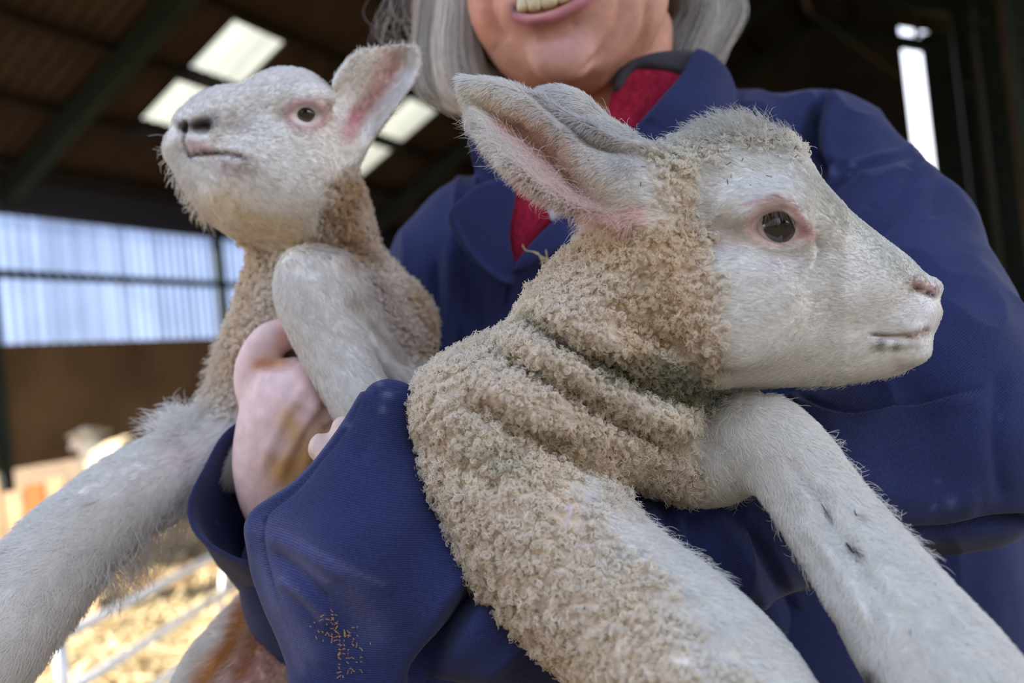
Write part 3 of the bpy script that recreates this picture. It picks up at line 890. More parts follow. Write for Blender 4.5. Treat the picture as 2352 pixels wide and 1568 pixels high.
    for i in range(len(tp) - 1):
        a, b = tp[i], tp[i + 1]; c = (a + b) / 2
        G = Field(C(c[0], c[1], c[2]) - .011, C(c[0], c[1], c[2]) + .011, .0009)
        dx = (C(*b) - C(*a)); wd = np.linalg.norm(dx) * .74; ax = dx / np.linalg.norm(dx); up = np.cross((0, 0, 1), ax); up /= np.linalg.norm(up)
        sl, X_, Y_, Z_ = G.sub(G.lo, G.lo + .03); ct = C(c[0], c[1] - 8, c[2] + .003); wz = np.cross(ax, up)
        u_ = [((X_ - ct[0]) * e_[0] + (Y_ - ct[1]) * e_[1] + (Z_ - ct[2]) * e_[2]) / r_ for e_, r_ in ((ax, wd * .80), (up, .0085), (wz, .0040))]
        G.put(sl, ((u_[0] ** 4 + u_[1] ** 4 + u_[2] ** 2 + 1e-9) ** .25 - 1) * .004, 0)
        v, q = G.mesh(1); mesh_np('tooth', to_world(v), q, te, Mt)
    # hair
    G = Field(lo * 0 + np.array([C(900, 0, .68)[0], C(0, 300, .7)[1], -.86]), np.array([C(1780, 0, .70)[0], C(0, -620, .68)[1], -.58]), .004)
    G.ell(C(1262, -262, .728), (.090, .112, .098), R, k=.01)
    G.chain([(1110, -330, .72, 80), (1050, -150, .71, 75), (1040, 0, .705, 66), (1032, 110, .70, 60), (1060, 190, .70, 44), (1130, 205, .705, 34)], k=.02)
    G.chain([(1440, -330, .74, 110), (1590, -150, .745, 85), (1620, -20, .745, 66), (1615, 50, .74, 50), (1620, 110, .735, 30)], k=.02)
    G.chain([(1180, -200, .78, 170), (1380, -50, .80, 190)], k=.03)
    G.ell(C(1290, -60, .60), (.066, .085, .07), R, k=.02, cut=True)
    v, q = G.mesh(2)
    hb = mesh_np('hair', to_world(v), q, root, material('hair_under', srgb(150, 134, 118), .7))
    def lock(guides, n, jit, cols, rad=1.1e-4, tipj=3.0):
        Gd = np.array([smooth_poly([C(*p) for p in g], 5, closed=False) for g in guides]); m, k, _ = Gd.shape
        tt = rng.random(n) * (m - 1); i = np.minimum(tt.astype(int), m - 2); f = (tt - i)[:, None, None]
        P = Gd[i] * (1 - f) + Gd[i + 1] * f
        s = np.linspace(0, 1, k)[None, :, None]
        clid = (tt * 9).astype(int); cj = np.random.default_rng(5).normal(0, 1, (400, 3))[clid % 400]
        P = P + rng.normal(0, jit, (n, 1, 3)) * (1 + s * .2) + cj[:, None] * jit * .8 * s * tipj * .5
        P = P + (np.sin(s * 7 + rng.random((n, 1, 1)) * 6) * rng.normal(0, .0012, (n, 1, 3)))
        cut = .82 + .18 * rng.random(n)
        c = np.array(cols[0])[None] * (1 - rng.random((n, 1))) + 0
        w = rng.random((n, 1)); c = np.array(cols[0])[None] * w + np.array(cols[1])[None] * (1 - w)
        nn = P[:, k // 2] - C(1290, -50, .72); nn /= np.linalg.norm(nn, axis=1, keepdims=True); nn = nn * .7 + np.array([-.1, .25, .8]); nn /= np.linalg.norm(nn, axis=1, keepdims=True)
        c = c * (1 + .22 * np.random.default_rng(8).normal(0, 1, (400, 1))[clid % 400])
        return P, c, nn
    hm = hair_material('grey_hair', .45, trans=.15)
    lc = (srgb(250, 240, 226), srgb(206, 190, 170))
    L1 = [[(1020, -420, .70), (975, -200, .68), (978, 0, .672), (968, 110, .668), (972, 190, .668), (1000, 222, .67)],
          [(1050, -430, .69), (1010, -180, .67), (1015, 0, .664), (1005, 120, .66), (1020, 205, .662), (1060, 240, .665)],
          [(1090, -440, .68), (1050, -180, .665), (1055, 0, .660), (1045, 120, .657), (1065, 205, .66), (1130, 228, .67)],
          [(1130, -440, .67), (1085, -200, .655), (1078, 0, .658), (1085, 90, .662), (1110, 180, .668), (1190, 200, .68)]]
    P, c, nn = lock(L1, 9000, .0022, lc)
    strands('hair_lock', P, 1.5e-4 * np.ones(P.shape[1]), c, hb, hm, nn)
    L2 = [[(1500, -400, .70), (1545, -180, .69), (1575, 0, .695), (1560, 50, .70), (1540, 90, .70), (1532, 118, .70)],
          [(1530, -400, .71), (1600, -180, .70), (1630, 0, .70), (1625, 60, .70), (1605, 110, .70), (1590, 150, .70)],
          [(1560, -380, .72), (1660, -170, .71), (1702, 0, .71), (1698, 45, .71), (1668, 100, .71), (1640, 160, .71)]]
    P, c, nn = lock(L2, 5500, .0024, (srgb(224, 216, 204), srgb(132, 122, 110)))
    strands('hair_lock', P, 1.5e-4 * np.ones(P.shape[1]), c, hb, hm, nn)
    L3 = [[(1010, -300, .70), (930, -120, .70), (890, 0, .70), (860, 60, .70), (900, 95, .70), (960, 80, .70)],
          [(1000, -300, .70), (960, -120, .69), (940, 0, .69), (930, 60, .69), (950, 100, .69), (985, 110, .69)]]
    P, c, nn = lock(L3, 34, .007, lc); strands('stray_hair', P, 1.2e-4 * np.ones(P.shape[1]), c, hb, hm, nn)
    q_ = Parts(); e_ = to_world(C(1119, 106, .655)[None])[0]; q_.tube([e_ - (0, 0, .0035), e_ - (0, 0, .002), e_, e_ + (0, 0, .002), e_ + (0, 0, .0035)], [.0005, .003, .0038, .003, .0005], cap=True)
    q_.build('earring', root, material('silver', (.8, .8, .82), .2, metal=1.0), smooth=True)
    for ex in (1188, 1342): eye_ball(root, C(ex, -212 - (ex - 1265) * .2, .624), .012, (-.05, -.15, 1))
    # ---------------------------------------------------------------- overall
    h = .0021 if not FAST else .004
    lo = np.array([C(420, 0, .56)[0], C(0, 1640, .58)[1], -.88]); hi = np.array([C(2480, 0, .70)[0], C(0, 120, .66)[1], -.365])
    F = Field(lo, hi, h)
    tor = [(1100, 418), (1010, 492), (960, 585), (945, 650), (962, 760), (985, 850), (965, 1000), (920, 1200), (880, 1400), (860, 1800), (2300, 1800), (2390, 1400), (2330, 1100), (2200, 900), (2120, 650), (2085, 430), (2045, 290), (1960, 205), (1880, 186), (1780, 190), (1700, 195), (1620, 230), (1560, 330), (1480, 400), (1380, 450), (1260, 470), (1180, 440)]
    F.inflate(tor, .70, .085, lambda x, y: idw([(1500, 500, .085), (1500, 1000, .105), (1100, 600, .075), (1950, 400, .08), (1500, 1500, .10), (1000, 900, .075)], x, y), zc=lambda x, y: -.035 - .0 * x, k=.02)
    F.chain([(1560, 390, .675, 48), (1615, 320, .69, 46)], k=.01)
    F.chain([(1625, 330, .70, 62), (1610, 270, .745, 66), (1480, 300, .84, 80), (1270, 380, .83, 80), (1150, 450, .755, 66)], k=.015)
    F.chain([(1080, 540, .735, 120), (1000, 800, .73, 130), (960, 1100, .71, 140), (930, 1480, .66, 150), (830, 1460, .625, 130), (745, 1370, .600, 118), (705, 1290, .588, 108)], k=.03)
    F.chain([(1890, 335, .70, 118), (1995, 440, .655, 106), (2055, 520, .62, 126), (2085, 640, .59, 150), (2128, 800, .55, 184), (2165, 960, .515, 215), (2170, 1020, .505, 215)], k=.016)
    F.chain([(2190, 1020, .510, 200), (2060, 1050, .505, 162), (1900, 1090, .50, 170), (1700, 1190, .495, 160), (1520, 1280, .487, 165), (1330, 1360, .470, 160), (1150, 1380, .452, 150), (1000, 1330, .446, 150)], k=.02)
    cuff = [(862, 868), (905, 866), (946, 888), (950, 950), (962, 1020), (1010, 1120), (1062, 1230), (1104, 1322), (1050, 1400), (985, 1500), (940, 1600), (710, 1620), (668, 1490), (632, 1410), (598, 1340), (578, 1262), (568, 1196), (600, 1150), (665, 1108), (730, 1045), (790, 965), (830, 895)]
    F.inflate(cuff, .440, .030, lambda x, y: idw([(850, 1250, .040), (900, 950, .018), (620, 1200, .020), (1050, 1300, .022), (800, 1500, .040)], x, y), zc=lambda x, y: -.004 + .010 * np.clip((y - 900) / 400, 0, 1), k=.010, n=4)
    # hollow mouth of the cuff, opening towards the wrist side
    F.chain([(700, 1010, .470, 60), (820, 1110, .466, 100), (880, 1180, .462, 90)], k=.004, cut=True)
    V, Q = F.mesh(3)
    st = [([(1897, 198), (1868, 270), (1862, 330), (1885, 410)], 13, -.030), ([(1920, 215), (1895, 300), (1905, 380)], 22, .005),
          ([(1700, 190), (1690, 250), (1650, 300)], 10, -.004),
          ([(1905, 430), (1980, 370), (2060, 345), (2120, 335)], 8, .0018), ([(1900, 445), (1975, 385), (2060, 360), (2115, 350)], 8, -.0030),
          ([(2105, 355), (2085, 430), (2050, 500), (1990, 560)], 16, -.0035), ([(2060, 370), (2040, 430), (2010, 480)], 20, .0015),
          ([(2165, 370), (2150, 440), (2150, 500)], 18, -.002), ([(2000, 480), (1960, 540)], 20, .002),
          ([(1830, 905), (1900, 930), (1980, 940), (2100, 925), (2250, 890)], 8, -.0028), ([(1840, 925), (1930, 955), (2100, 945), (2240, 915)], 16, .0026),
          ([(2050, 1222), (2150, 1215), (2260, 1208), (2380, 1206)], 14, -.010), ([(2300, 850), (2280, 1000), (2300, 1150)], 20, -.0025),
          ([(1990, 1120), (2100, 1150), (2250, 1150)], 40, .003),
          ([(1440, 1130), (1490, 1180), (1500, 1260), (1490, 1320)], 16, .005), ([(1515, 1130), (1540, 1200), (1545, 1290), (1530, 1350)], 12, -.006), ([(1560, 1140), (1600, 1170), (1640, 1145), (1680, 1130)], 12, .004),
          ([(1590, 1175), (1600, 1250), (1590, 1330)], 14, -.0045), ([(1640, 1180), (1700, 1270), (1760, 1400), (1800, 1540)], 22, .005), ([(1700, 1190), (1760, 1280), (1820, 1400), (1860, 1500)], 14, -.006),
          ([(1610, 1280), (1650, 1350), (1720, 1420)], 18, -.004), ([(1440, 1200), (1450, 1260)], 12, -.004),
          # cuff: hem, puckers
          ([(838, 900), (805, 975), (745, 1052), (680, 1120), (618, 1172), (602, 1215), (612, 1290), (640, 1375)], 4, -.0016),
          ([(860, 880), (825, 930), (780, 1000), (730, 1060), (660, 1120), (585, 1180), (580, 1250), (600, 1320)], 12, .0014),
          ([(620, 1230), (700, 1270), (800, 1330)], 12, .0030), ([(625, 1270), (700, 1320), (760, 1380)], 10, -.0026), ([(640, 1330), (720, 1380), (760, 1450)], 12, .0028),
          ([(640, 1410), (700, 1500), (730, 1560)], 14, -.001), ([(870, 900), (860, 980), (820, 1060)], 24, -.0016), ([(930, 900), (920, 980), (960, 1080)], 16, .001),
          ([(1060, 1330), (980, 1440), (900, 1560)], 18, .0015), ([(1112, 1330), (1050, 1430), (960, 1575)], 20, -.024),
          ([(1270, 1400), (1200, 1480), (1100, 1568)], 20, .003),
          # chest gathers
          ([(1060, 560), (1065, 700), (1040, 840)], 14, -.005), ([(1030, 560), (1035, 700), (1015, 820)], 12, .003), ([(1000, 600), (1000, 720), (985, 830)], 10, -.004),
          ([(1110, 640), (1115, 760), (1100, 850)], 14, .003), ([(1165, 650), (1155, 730)], 7, -.004), ([(1180, 640), (1172, 740)], 8, .002)]
    V = sculpt(V, Q, st)
    x, y = to_px(V); N = normals_of(V, Q)
    rg = (1 - np.abs(vnoise(V * np.array([1.0, .45, 1]), .045, 12) * 2 - 1)) ** 3
    V = V + N * ((rg - .4) * .0045 * ((y < 900) | (x > 1300)))[:, None]; N = normals_of(V, Q)
    V = V + N * ((vnoise(V, .035, 8) - .5) * .0026 + (vnoise(V, .014, 3) - .5) * .0010)[:, None]
    col = np.tile(np.array(NAVY), (len(V), 1)); nz = vnoise(V, .03, 4)[:, None]; col *= (.9 + .2 * nz)
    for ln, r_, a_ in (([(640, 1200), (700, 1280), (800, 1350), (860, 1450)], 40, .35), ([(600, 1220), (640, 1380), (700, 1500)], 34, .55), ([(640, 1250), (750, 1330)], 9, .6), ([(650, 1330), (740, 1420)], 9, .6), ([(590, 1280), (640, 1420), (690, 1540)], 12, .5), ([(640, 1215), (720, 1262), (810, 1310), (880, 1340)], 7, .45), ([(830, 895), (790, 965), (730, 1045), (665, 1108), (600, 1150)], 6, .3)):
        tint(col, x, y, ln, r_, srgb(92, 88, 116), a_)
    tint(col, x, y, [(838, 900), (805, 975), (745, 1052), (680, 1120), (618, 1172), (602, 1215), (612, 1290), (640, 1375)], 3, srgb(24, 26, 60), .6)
    for s_ in ((890, 905, 10), (880, 940, 8), (800, 975, 7), (870, 875, 8)): tint(col, x, y, s_[:2], s_[2], srgb(110, 112, 130), .55)
    for s_ in ((1915, 395, 10), (1960, 380, 7), (1950, 400, 5), (2180, 1150, 12), (2140, 1160, 6), (2150, 1105, 5), (2300, 960, 4)): tint(col, x, y, s_[:2], s_[2], srgb(110, 115, 160), .4)
    wv = V[:, 1] * .985 + V[:, 0] * .17
    arm = np.clip((x - 1150) / 60, 0, 1) * (y > 1000) + (x > 1300) * (y <= 1000)
    wv2 = V[:, 1] * .80 - V[:, 0] * .60
    wv = np.where(arm > .5, wv2, wv)
    MC = cloth_material()
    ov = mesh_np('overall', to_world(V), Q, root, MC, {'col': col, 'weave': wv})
    # far cuff: an open tube
    ax = np.array([-.15, -.62, -.77]); ax /= np.linalg.norm(ax)
    c0 = C(640, 1112, .536); a = np.cross(ax, (0, 1, 0)); a /= np.linalg.norm(a); b = np.cross(ax, a)
    m = 64; T_ = [(-.000, 1.0), (.004, 1.015), (.03, 1.0), (.06, 1.0), (.10, 1.06), (.15, 1.1)]
    th = np.arange(m) / m * 2 * math.pi
    wob = 1 + .05 * np.sin(3 * th + .6) + .03 * np.sin(5 * th)
    V1 = []
    for (t_, r_) in T_ + [(.15, 1.04), (.06, .94), (.03, .94), (.004, .955), (.0, .985)]:
        fold = 1 + .05 * np.sin(4 * th + t_ * 40) * min(1, t_ / .03)
        V1.append(c0 + ax * t_ + np.array([2.6, 0, 0]) * t_ * t_ + (np.cos(th) * .056 * r_ * wob * fold)[:, None] * a + (np.sin(th) * .056 * r_ * wob * fold)[:, None] * b)
    nr = len(V1); V1 = np.concatenate(V1)
    Q1 = np.array([(i * m + j, i * m + (j + 1) % m, ((i + 1) % nr) * m + (j + 1) % m, ((i + 1) % nr) * m + j) for i in range(nr) for j in range(m)])
    cf = mesh_np('cuff', to_world(V1), Q1, ov, MC, {'col': np.tile(np.array(srgb(58, 58, 92)), (len(V1), 1)), 'weave': V1 @ ax})
    # collar and lapels
    def flap(name, poly, d0, T, zc, parent, mat, colr, R=.004, h=.0016, st=(), weave=True):
        P = np.array(poly, float); lo_ = C(P[:, 0].min() - 20, P[:, 1].max() + 20, d0); hi_ = C(P[:, 0].max() + 20, P[:, 1].min() - 20, d0)
        lo_[2] = -d0 - .05; hi_[2] = -d0 + .05
        G = Field(np.minimum(lo_, hi_), np.maximum(lo_, hi_), h); G.inflate(poly, d0, R, T, zc=zc, k=.002)
        v, q = G.mesh(2); v = sculpt(v, q, list(st)); at = {'col': np.tile(np.array(colr), (len(v), 1)) * (.92 + .16 * vnoise(v, .02, 2)[:, None])}
        if weave: at['weave'] = v[:, 1] * .8 + v[:, 0] * .6
        return mesh_np(name, to_world(v), q, parent, mat, at)
    rc = [(1600, 120), (1650, 138), (1688, 172), (1694, 225), (1668, 300), (1640, 390), (1560, 440), (1440, 500), (1340, 555), (1260, 600), (1192, 632), (1180, 618), (1225, 560), (1285, 500), (1345, 430), (1395, 370), (1445, 310), (1500, 250), (1555, 185), (1580, 140)]
    flap('collar', rc, .640, .0035, lambda x, y: .012 + .014 * np.clip((y - 200) / 400, 0, 1) - .016 * np.clip((x - 1600) / 90, 0, 1) ** 2 + .006 * np.sin((x - y) / 90), ov, MC, NAVY, st=[([(1690, 180), (1680, 240), (1655, 300)], 7, .002), ([(1500, 270), (1450, 340), (1390, 410)], 24, -.003)])
    lcp = [(1032, 492), (1060, 462), (1100, 432), (1160, 420), (1185, 450), (1172, 540), (1180, 600), (1190, 630), (1170, 660), (1120, 632), (1070, 580), (1040, 535)]
    flap('lapel', lcp, .640, .0035, lambda x, y: .010 + .010 * np.clip((x - 1040) / 140, 0, 1), ov, MC, NAVY, st=[([(1038, 500), (1075, 575), (1130, 630), (1172, 655)], 8, .002)])
    stp = [(1074, 300), (1094, 306), (1135, 350), (1180, 420), (1195, 520), (1165, 540), (1110, 470), (1092, 425), (1096, 400), (1082, 350)]
    flap('collar', stp, .665, .0035, lambda x, y: .004 + .012 * np.exp(-((x - 1080) / 26) ** 2), ov, MC, NAVY, st=[([(1080, 310), (1092, 370), (1098, 420)], 7, .0025)])
    # sweater
    MS = material('red_knit', rough=.9, attr='col', spec=.1, bump=(900, .5, .0008), noise=(260, .35))
    sp = [(1165, 430), (1200, 400), (1290, 380), (1360, 340), (1392, 250), (1425, 175), (1470, 160), (1560, 165), (1600, 190), (1570, 260), (1480, 360), (1400, 430), (1300, 500), (1230, 570), (1188, 632), (1168, 600), (1155, 520)]
    sw = flap('sweater', sp, .655, .010, lambda x, y: .006 + .012 * np.clip((y - 200) / 300, 0, 1), root, MS, srgb(150, 32, 54), R=.012, h=.002, st=[([(1455, 190), (1420, 250), (1390, 310)], 8, -.003), ([(1500, 200), (1465, 260), (1425, 330)], 8, .001)], weave=False)
    gb = [(1412, 176), (1438, 150), (1490, 128), (1560, 120), (1602, 128), (1606, 158), (1580, 185), (1520, 172), (1465, 166), (1440, 190), (1425, 215), (1405, 212)]
    flap('collar_band', gb, .648, .007, .004, sw, material('charcoal_rib', rough=.9, attr='col', bump=(600, .5, .0006)), srgb(66, 62, 66), R=.006, weave=False)
    wt = [(1255, 470), (1300, 480), (1290, 505), (1268, 516), (1258, 500)]
    flap('shirt_collar', wt, .640, .002, .012, root, material('white_cotton', srgb(220, 222, 240), .8), srgb(220, 222, 240), R=.003, weave=False)
    # trousers and boots, below the picture
    G = Field((-.32, -.30, 0), (.42, .30, 1.02), .012)
    for sx in (-.10, .12):
        G.cone((sx, 0, .92), .115, (sx * 1.3, 0, .50), .085, k=.04); G.cone((sx * 1.3, 0, .50), .085, (sx * 1.4, .02, .10), .075, k=.03)
    v, q = G.mesh(2); mesh_np('trousers', v + np.array([base[0], base[1], 0]), q, root, MC, {'col': np.tile(np.array(NAVY), (len(v), 1)), 'weave': v[:, 2]})
    for sx in (-.14, .168):
        G = Field((sx - .10, -.25, -.01), (sx + .10, .16, .34), .008)
        G.cone((sx, .02, .30), .062, (sx, .03, .06), .055, k=.02); G.cone((sx, .03, .052), .050, (sx, -.17, .045), .042, k=.03)
        v, q = G.mesh(2); v[:, 2] = np.maximum(v[:, 2], .004); mesh_np('boot', v + np.array([base[0], base[1], 0]), q, root, material('rubber_boot', srgb(40, 56, 44), .5))
    # hay caught on the lapel, chaff on the cuff
    q = Parts(); rs = np.random.default_rng(2); d0 = .575
    main = smooth_poly([(1200, 562, d0), (1208, 575, d0), (1232, 580, d0), (1250, 598, d0 - .005), (1262, 602, d0 - .01), (1300, 588, d0 - .02)], 4, closed=False)
    tw = [main, [(1235, 580, d0), (1246, 602, d0 - .004), (1250, 625, d0 - .004)], [(1240, 588, d0), (1262, 596, d0 - .008), (1265, 618, d0 - .008), (1262, 626, d0 - .008)], [(1254, 574, d0 - .01), (1256, 590, d0 - .008), (1262, 600, d0 - .01)], [(1222, 577, d0), (1250, 592, d0 - .004), (1268, 606, d0 - .01)], [(1250, 600, d0 - .006), (1240, 606, d0 - .004)]]
    for t_ in tw: q.tube([to_world(C(*p)[None])[0] for p in t_], .00042, n=6)
    o = q.build('hay_sprig', None, material('dry_hay', srgb(206, 182, 128), .7), smooth=True); tag(o, 'curled dry hay sprig caught between the lapel and the woolly neck', 'hay')
    n = 90; cx = np.where(rng.random(n) < .7, rng.normal(785, 22, n), rng.normal(760, 16, n)); cy = np.where(cx > 775, rng.normal(1488, 34, n), rng.normal(1440, 22, n))
    from mathutils.bvhtree import BVHTree
    W_ = to_world(V); near = (x > 600) & (x < 950) & (y > 1300) & (-V[:, 2] < .47)
    idx = np.nonzero(near)[0]; P0 = []
    for a_, b_ in zip(cx, cy):
        j = idx[np.argmin((x[idx] - a_) ** 2 + (y[idx] - b_) ** 2 + (-V[idx, 2] - .38) * 900)]; P0.append(V[j] + N[j] * .0009)
    P0 = np.array(P0); dd = rng.normal(0, 1, (n, 3)); dd[:, 2] *= .3; dd /= np.linalg.norm(dd, axis=1, keepdims=True); ll = rng.uniform(.0003, .0013, (n, 1))
    c_ = strands('chaff', np.stack([P0 - dd * ll, P0 + dd * ll * .2 + rng.normal(0, .0002, (n, 3)), P0 + dd * ll], 1), 1.6e-4 * np.ones(3), np.array(srgb(196, 150, 80))[None] * rng.uniform(.7, 1.2, (n, 1)), None, hm, np.tile(np.array([0, 0, 1.0]), (n, 1)))
    tag(c_, 'scattered yellow chaff specks stuck to the blue sleeve cuff', 'chaff', kind='stuff')
    return root
# ------------------------------------------------------------------ the lamb behind
def lamb_back():
    h = .0021 if not FAST else .004
    lo = np.array([C(-120, 0, .60)[0], C(0, 1660, .62)[1], -.72]); hi = np.array([C(1010, 0, .62)[0], C(0, 60, .60)[1], -.42])
    F = Field(lo, hi, h)
    D = .575
    head = [(412, 292), (404, 318), (393, 345), (392, 362), (404, 378), (416, 388), (430, 432), (462, 484), (510, 528), (560, 556), (640, 570), (720, 560), (780, 500), (800, 420), (798, 320), (785, 250), (760, 205), (715, 172), (660, 166), (615, 180), (570, 205), (520, 208), (465, 232), (425, 268)]
    T = lambda x, y: idw([(720, 300, .044), (640, 400, .042), (520, 320, .030), (440, 320, .022), (460, 420, .020), (560, 480, .026), (650, 200, .036), (430, 380, .016)], x, y)
    F.inflate(head, D, .024, T, zc=lambda x, y: .006 * (700 - x) / 250, k=.004)
    F.ell(C(455, 292, D - .018), (.013, .011, .010), k=.008)
    F.ell(C(495, 322, D - .018), (.018, .010, .009), k=.010)
    F.ell(C(470, 385, D - .012), (.018, .011, .009), k=.010)
    F.ell(C(405, 345, D - .012), (.005, .011, .012), k=.006)
    F.ell(C(700, 225, D - .036), (.020, .010, .010), k=.010)
    F.ell(C(640, 400, D - .030), (.030, .026, .012), k=.018)
    F.ell(C(705, 263, D - .044), (.0100, .0068, .009), k=.002, cut=True)
    F.ell(C(458, 290, D - .0325), (.008, .0055, .009), k=.003, cut=True)
    F.ell(C(424, 292, D - .028), (.0028, .005, .008), k=.002, cut=True)
    ear = [(772, 222), (800, 168), (850, 124), (900, 104), (945, 108), (969, 130), (965, 180), (940, 232), (885, 300), (830, 352), (800, 400), (770, 350)]
    F.inflate(ear, D, .003, .0032, zc=lambda x, y: -.010 + .020 * np.clip(line_dist([(790, 330), (850, 240), (910, 150)], x, y)[0] / 60, 0, 1.2) ** 2, k=.004)
    F.ell(C(790, 320, D), (.014, .026, .016), k=.012)
    trunk = [(600, 480), (590, 600), (560, 700), (525, 800), (495, 900), (474, 960), (500, 1020), (580, 1070), (700, 1130), (850, 1090), (955, 920), (996, 770), (978, 690), (915, 625), (862, 560), (845, 490), (805, 400), (700, 420)]
    F.inflate(trunk, .620, .040, lambda x, y: idw([(700, 550, .042), (750, 750, .052), (700, 1000, .055), (900, 750, .045), (560, 950, .040)], x, y), zc=lambda x, y: .004 - .035 * np.clip((y - 980) / 150, 0, 1), k=.018)
    F.chain([(740, 1080, .665, 140), (760, 1330, .67, 140), (730, 1530, .65, 130), (700, 1700, .64, 130)], k=.03)
    F.chain([(730, 1370, .63, 90), (640, 1480, .61, 108), (560, 1590, .595, 118), (500, 1720, .585, 110)], k=.02)
    # outstretched leg
    F.chain([(560, 1015, .600, 90), (460, 1058, .585, 80), (370, 1098, .570, 74), (275, 1152, .550, 78), (170, 1245, .530, 84), (75, 1355, .505, 92), (-10, 1470, .485, 90), (-90, 1600, .470, 80)], k=.012)
    # folded leg
    F.chain([(718, 650, .535, 76), (735, 720, .533, 70), (778, 820, .528, 62), (830, 920, .522, 58), (880, 1010, .520, 56), (930, 1090, .518, 50)], k=.008)
    F.chain([(730, 640, .540, 70), (800, 700, .555, 62), (880, 790, .567, 66), (965, 880, .575, 70), (1010, 960, .585, 80)], k=.010)
    F.sub
    V, Q = F.mesh(2)
    st = [([(428, 300), (420, 320), (428, 348), (436, 362)], 4, -.002), ([(434, 356), (480, 352), (530, 352), (560, 362)], 5, -.0032), ([(445, 340), (500, 338), (550, 345)], 9, .0010),
          ([(665, 255), (690, 236), (720, 234), (742, 255)], 9, .0024), ([(672, 275), (705, 290), (740, 280)], 8, .0012), ([(645, 262), (640, 290)], 10, -.0014),
          ([(770, 420), (745, 480), (740, 560)], 14, -.004), ([(800, 430), (790, 500), (800, 560)], 14, .003), ([(700, 560), (780, 570), (850, 560)], 14, -.004), ([(620, 600), (720, 580), (830, 600)], 20, .003),
          ([(795, 690), (860, 760), (930, 850)], 14, -.003), ([(480, 300), (500, 340)], 16, -.001), ([(850, 220), (800, 300)], 10, -.002)]
    V = sculpt(V, Q, st)
    x, y = to_px(V); N = normals_of(V, Q)
    P = smooth_poly([(560, 560), (640, 590), (720, 545), (745, 470), (800, 400), (900, 560), (1030, 700), (1010, 830), (930, 800), (870, 680), (800, 580), (700, 565), (640, 640), (660, 760), (600, 900), (490, 960), (430, 900), (500, 740)], 4)
    ledgeless = poly_sdf(P, x, y); wl = np.clip(.5 - ledgeless / 30, 0, 1) * (V[:, 2] < -.545)
    wl = np.maximum(wl, ((y > 1330) & (x > 600)) * 1.0)
    wd, _ = worley(V, .005); V = V + N * (wl * .0020 * np.clip(1 - (wd / .0036) ** 2, 0, 1))[:, None]; N = normals_of(V, Q); x, y = to_px(V)
    col = np.tile(np.array(srgb(246, 239, 228)), (len(V), 1)); nz = vnoise(V, .02, 2)[:, None]; col *= (.94 + .1 * nz)
    col = col * (1 - wl[:, None] * .9) + np.array(srgb(234, 218, 196)) * wl[:, None] * .9
    bro = srgb(186, 146, 96)
    tint(col, x, y, [(800, 440), (790, 520), (820, 570)], 40, bro, .8); tint(col, x, y, [(700, 565), (800, 570), (860, 600)], 18, srgb(150, 112, 74), .7)
    tint(col, x, y, [(950, 680), (985, 740), (985, 800)], 26, bro, .6); tint(col, x, y, [(860, 660), (900, 740), (940, 800)], 40, srgb(176, 148, 130), .6)
    tint(col, x, y, [(580, 620), (560, 720), (520, 850)], 26, srgb(236, 206, 166), .5)
    tint(col, x, y, [(500, 460), (580, 520), (660, 540)], 45, srgb(240, 214, 166), .7)  # warm light bounced off the straw, painted under the jaw
    tint(col, x, y, [(420, 288), (455, 285), (480, 275)], 14, srgb(84, 74, 80), .85)
    tint(col, x, y, [(448, 292), (478, 288)], 13, srgb(52, 20, 26), .95)
    tint(col, x, y, [(412, 290), (424, 300)], 7, srgb(34, 34, 46), .95)
    tint(col, x, y, [(424, 300), (420, 325), (430, 352), (438, 362)], 4, srgb(50, 46, 56), .8)
    tint(col, x, y, [(436, 330), (470, 336)], 14, srgb(210, 160, 160), .6)
    tint(col, x, y, [(436, 355), (480, 351), (530, 352), (562, 362)], 6, srgb(70, 44, 48), .9)
    tint(col, x, y, [(520, 380), (560, 385)], 26, srgb(170, 140, 132), .6)
    tint(col, x, y, [(530, 280), (560, 290)], 22, srgb(190, 176, 164), .6)
    ew = np.hypot((x - 704) / 44, (y - 263) / 30); w = (np.exp(-((ew - 1.0) / .32) ** 2) * .8)[:, None]; col = col * (1 - w) + np.array(srgb(188, 134, 134)) * w
    tint(col, x, y, [(820, 275), (850, 235), (880, 195), (905, 150)], 17, srgb(206, 128, 120), .7); tint(col, x, y, [(850, 200), (890, 130)], 24, srgb(226, 186, 168), .6)
    tint(col, x, y, [(800, 310), (815, 260)], 20, srgb(212, 140, 140), .7)
    # stained belly
    low = y > 1330
    tint(col, x, y, [(660, 1400), (620, 1500), (560, 1600)], 60, srgb(214, 160, 146), .85 ); tint(col, x, y, [(575, 1395), (545, 1470), (490, 1540), (470, 1600)], 26, srgb(206, 134, 40), .95)
    tint(col, x, y, [(610, 1410), (590, 1480), (560, 1540)], 16, srgb(196, 120, 40), .8)
    tint(col, x, y, [(440, 1040), (420, 1060)], 30, srgb(236, 214, 214), .6)
    root = empty('lamb', to_world(C(720, 1000, .62)), 'white lamb with raised head and one folded foreleg, gripped by a bare hand', 'lamb')
    skin = bpy.data.materials.get('lamb_skin') or material('lamb_skin', rough=.75, attr='col', spec=.15, bump=(900, .25, .0004))
    mesh_np('body', to_world(V), Q, root, skin, {'col': np.clip(col, 0, 1)})
    eye_ball(root, C(704, 263, D - .0300), .0104, (-.12, .05, 1))
    fl = np.zeros_like(V); fl[:, 0] = x - 400; fl[:, 1] = -(y - 300) * 1.0
    fl[(y > 950) & (x < 600)] = (-.75, -.6, 0); shank = (V[:, 2] > -.585) & (x > 600) & (y > 570); fl[shank] = (.4, -.85, 0)
    er = (x > 780) & (y < 400) & (y < 900 - .7 * x + 60); fl[er] = (.55, .75, 0)
